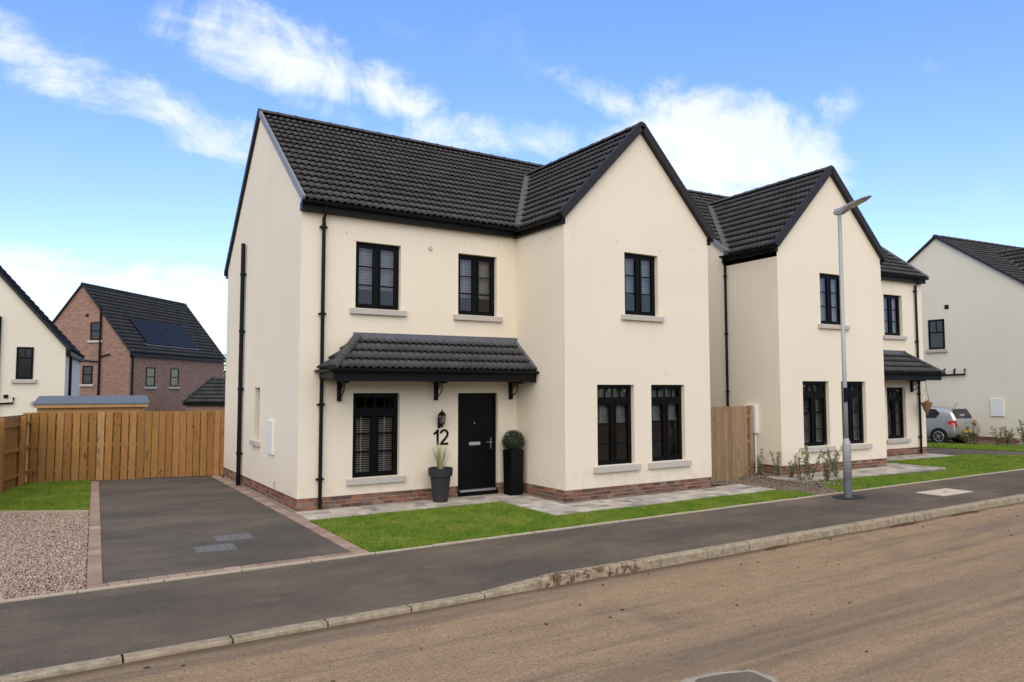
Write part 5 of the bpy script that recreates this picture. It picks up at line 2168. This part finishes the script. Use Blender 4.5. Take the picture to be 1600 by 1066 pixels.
# low ground cover under the shrubs
V, Fq = leaf_ball(500, (11.75, -3.1, 0.02), 0.4, 0.03, 77, 0.9, 0.25)
o = link('ground_cover', np_mesh('ground_cover', V, Fq), 'shrub_leaf')
tag(o, 'low green ground cover at the foot of the shrubs', 'plant', None, 'stuff')
FS = [((26.75, 1.0, .05), .5, 'thin shrub at the right rear corner of the silver car'), ((26.9, .75, .05), .95, 'shrub just right of the silver car, bushiest of the row'),
      ((27.15, 0.0, .05), .7, 'shrub under the white meter box of the far gable'), ((27.2, -.25, .05), .75, 'second shrub right of the meter box of the far gable'),
      ((27.5, -.75, .05), 1.0, 'tall shrub near the right edge of the far verge'), ((28.0, -1.3, .05), 1.15, 'shrub cut by the right edge of the picture')]
for i, (loc, h, lab) in enumerate(FS):
    shrub(loc, h, 60 + i, lab, 6, 170, .2, .05, 'shrubs on the far verge')

# tree far behind, between the brick house and number 12
tr = empty('tree', (10.6, 60, -1.4))
tag(tr, 'distant green tree just showing between the brick house and number 12', 'tree')
m = MB().tube([(0, 0, 0), (0.1, 0, 2.5), (0.0, 0.1, 4.5)], .2, 8, rs=[.3, .22, .1])
for a in range(6):
    m.tube([(0.1, 0, 2.2 + a * .3), (1.4 * math.cos(a), 1.4 * math.sin(a), 4.0 + a * .35)], .06, 6, rs=[.1, .03])
m.build('trunk', 'bark', tr)
Vs, Fs, off = [], [], 0
for k in range(14):
    c = (rnd.gauss(0, 1.4), rnd.gauss(0, 1.4), rnd.uniform(3.6, 6.6))
    V, Fq = leaf_ball(420, c, rnd.uniform(.8, 1.4), 0.12, 200 + k, 0.7)
    Vs.append(V); Fs.append(Fq + off); off += len(V)
link('crown', np_mesh('crown', np.concatenate(Vs), np.concatenate(Fs)), 'tree_leaf', tr)

# tree belt added out of view behind the camera to darken window reflections
r = np.random.default_rng(21)
n = 9000
cx_ = r.uniform(-60, 190, n)
hz_ = 6.5 + 1.6 * np.sin(cx_ * .21) + 1.2 * np.sin(cx_ * .57 + 1)
cz_ = r.random(n) * hz_ - 0.2
cp = np.stack([cx_, -42 + r.normal(0, 1.3, n), cz_], 1)
d1 = r.normal(size=(n, 3)); d1 /= np.linalg.norm(d1, axis=1)[:, None]
d2 = np.cross(d1, r.normal(size=(n, 3))); d2 /= np.linalg.norm(d2, axis=1)[:, None]
V = np.stack([cp - d1 * .6, cp - d2 * .45, cp + d1 * .6, cp + d2 * .45], 1).reshape(-1, 3)
o = link('added_tree_belt', np_mesh('added_tree_belt', V, np.arange(n * 4).reshape(-1, 4)), 'tree_leaf')
tag(o, 'added belt of trees out of view across the road, darkens the window reflections', 'trees', None, 'stuff')

# hanging basket under the far canopy
hb_l = Wm2 @ Vector((W - 0.62, -0.42, 0))
hb = empty('hanging_basket', (hb_l.x, hb_l.y, 1.42))
tag(hb, 'brown wicker cone hanging basket under the far canopy', 'basket')
MB().lathe([(0.015, 0.0), (0.09, 0.16), (0.17, 0.36), (0.18, 0.4), (0.165, 0.4), (0.1, 0.36), (0.02, 0.35)], n=16).build('basket', 'wicker', hb)
for k in range(3):
    t = 2 * math.pi * k / 3
    MB().tube([(0.17 * math.cos(t), 0.17 * math.sin(t), 0.39), (0, 0, 0.92)], 0.004, 5).build('chain', 'black_plastic', hb)
MB().tube([(0, 0, 0.92), (0, 0, 1.1)], 0.005, 5).build('hook', 'black_plastic', hb)
gb2 = blades(60, .16, .12, .004, 5).build('dried_plant', 'wicker', hb)
gb2.location = (0, 0, .37)


# ------------------------------------------------------------------ silver hatchback
def car():
    root = empty('parked_car', (27.3, 3.0, 0.04), R(-2))
    tag(root, 'small silver hatchback parked beside the far gable wall, rear towards the street', 'car')
    # local: +y forward, rear at y=-1.8
    st = [  # y, half width, z bottom, z sill-belt (widest), z shoulder, shoulder half width, roof z, roof half width
        (-1.80, .66, .42, .62, .80, .66, .84, .58),
        (-1.74, .76, .30, .60, .92, .73, 1.02, .62),
        (-1.60, .79, .22, .60, .97, .75, 1.30, .60),
        (-1.35, .795, .20, .60, .97, .76, 1.45, .58),
        (-0.8, .80, .18, .60, .95, .77, 1.50, .60),
        (-0.1, .80, .18, .60, .92, .77, 1.51, .61),
        (0.35, .80, .18, .60, .90, .77, 1.46, .60),
        (0.95, .80, .18, .60, .88, .76, 1.08, .64),
        (1.3, .79, .20, .58, .84, .73, .95, .60),
        (1.65, .74, .24, .54, .74, .66, .80, .52),
        (1.82, .6, .32, .5, .6, .52, .66, .42)]
    m = MB()
    vs, fs = [], []
    for y, hw, zb, zs, zh, hs, zr, hr in st:
        half = [(0, zb), (hw * .9, zb), (hw, zb + .08), (hw, zs), (hs, zh), (hr, zr - .04), (hr * .8, zr), (0, zr + .015)]
        ring = [(x, y, z) for x, z in half] + [(-x, y, z) for x, z in half[-2:0:-1]]
        vs += ring
    n = 14
    for i in range(len(st) - 1):
        for k in range(n):
            fs.append((i * n + k, i * n + (k + 1) % n, (i + 1) * n + (k + 1) % n, (i + 1) * n + k))
    fs += [tuple(range(n)), tuple((len(st) - 1) * n + k for k in range(n - 1, -1, -1))]
    m.add(vs, fs)
    b = m.build('body', 'car_silver', root, smooth=True, fix=True)
    sb = b.modifiers.new('sub', 'SUBSURF')
    sb.levels = sb.render_levels = 2
    for s in (-1, 1):
        for y0 in (-1.12, 1.15):
            ar = MB().tube([(s * .62, y0, .3), (s * .802, y0, .3)], .345, 24)
            ar.build('wheel_arch', 'tyre', root, fix=True)
            w = MB().tube([(s * .66, y0, .29), (s * .815, y0, .29)], .285, 24).build('wheel', 'tyre', root, fix=True)
            rm = MB()
            rm.tube([(s * .81, y0, .29), (s * .822, y0, .29)], .06, 14)
            for k in range(7):
                t = 2 * math.pi * k / 7
                rm.bar((s * .818, y0, .29), (s * .818, y0 + .19 * math.cos(t), .29 + .19 * math.sin(t)), .016, .045, (s, 0, 0))
            pts = [(s * .818, y0 + .195 * math.cos(t), .29 + .195 * math.sin(t)) for t in np.linspace(0, 2 * math.pi, 25)]
            rm.tube(pts, .016, 6)
            rm.build('rim', 'aluminium', w, fix=True)
        # side glass
        def sideglass(pts, name='side_window'):
            q = []
            for y, z in pts:
                t = (z - .95) / (1.46 - .95)
                q.append((s * (.775 - .165 * t), y, z))
            g = MB().poly(q if s > 0 else q[::-1])
            g.build(name, 'car_glass', root)
        sideglass([(-.42, .99), (.1, .97), (.55, .97), (.5, 1.12), (.22, 1.38), (-.02, 1.41), (-.42, 1.41)])
        sideglass([(-.98, 1.04), (-.5, 1.0), (-.5, 1.41), (-.95, 1.38), (-1.12, 1.22)])
        # tail light
        q = MB()
        a = [(s * .735, -1.5, .95), (s * .79, -1.47, .84), (s * .795, -1.6, .72), (s * .72, -1.80, .68), (s * .66, -1.815, .78), (s * .7, -1.76, .95)]
        c0 = Vector((s * .6, -1.5, .8))
        q.poly(a)
        q.poly([tuple(Vector(p).lerp(c0, .35)) for p in a][::-1])
        for i in range(6):
            p1, p2 = Vector(a[i]), Vector(a[(i + 1) % 6])
            q.quad(p1, p1.lerp(c0, .35), p2.lerp(c0, .35), p2)
        q.build('tail_light', 'tail_red', root, fix=True)
        MB().box(s * .83 - .07, s * .83 + .07, .5, .6, .96, 1.08).build('mirror', 'car_silver', root, bevel=.03)
    MB().poly([(-.5, -1.745, 1.03), (.5, -1.745, 1.03), (.58, -1.69, 1.12), (.52, -1.535, 1.4), (-.52, -1.535, 1.4), (-.58, -1.69, 1.12)]).build('rear_window', 'car_glass', root)
    MB().box(-.27, .27, -1.835, -1.81, .46, .57).build('number_plate', 'plate_yellow', root)
    MB().box(-.62, .62, -1.83, -1.7, .3, .4).build('bumper', 'tyre', root, bevel=.02)
    MB().tube([(0, -1.83, .87), (0, -1.815, .87)], .04, 12).build('badge', 'chrome', root)
    MB().tube([(0.1, -1.3, 1.46), (0.1, -1.42, 1.66)], .008, 6).build('aerial', 'tyre', root)
    return root


car()
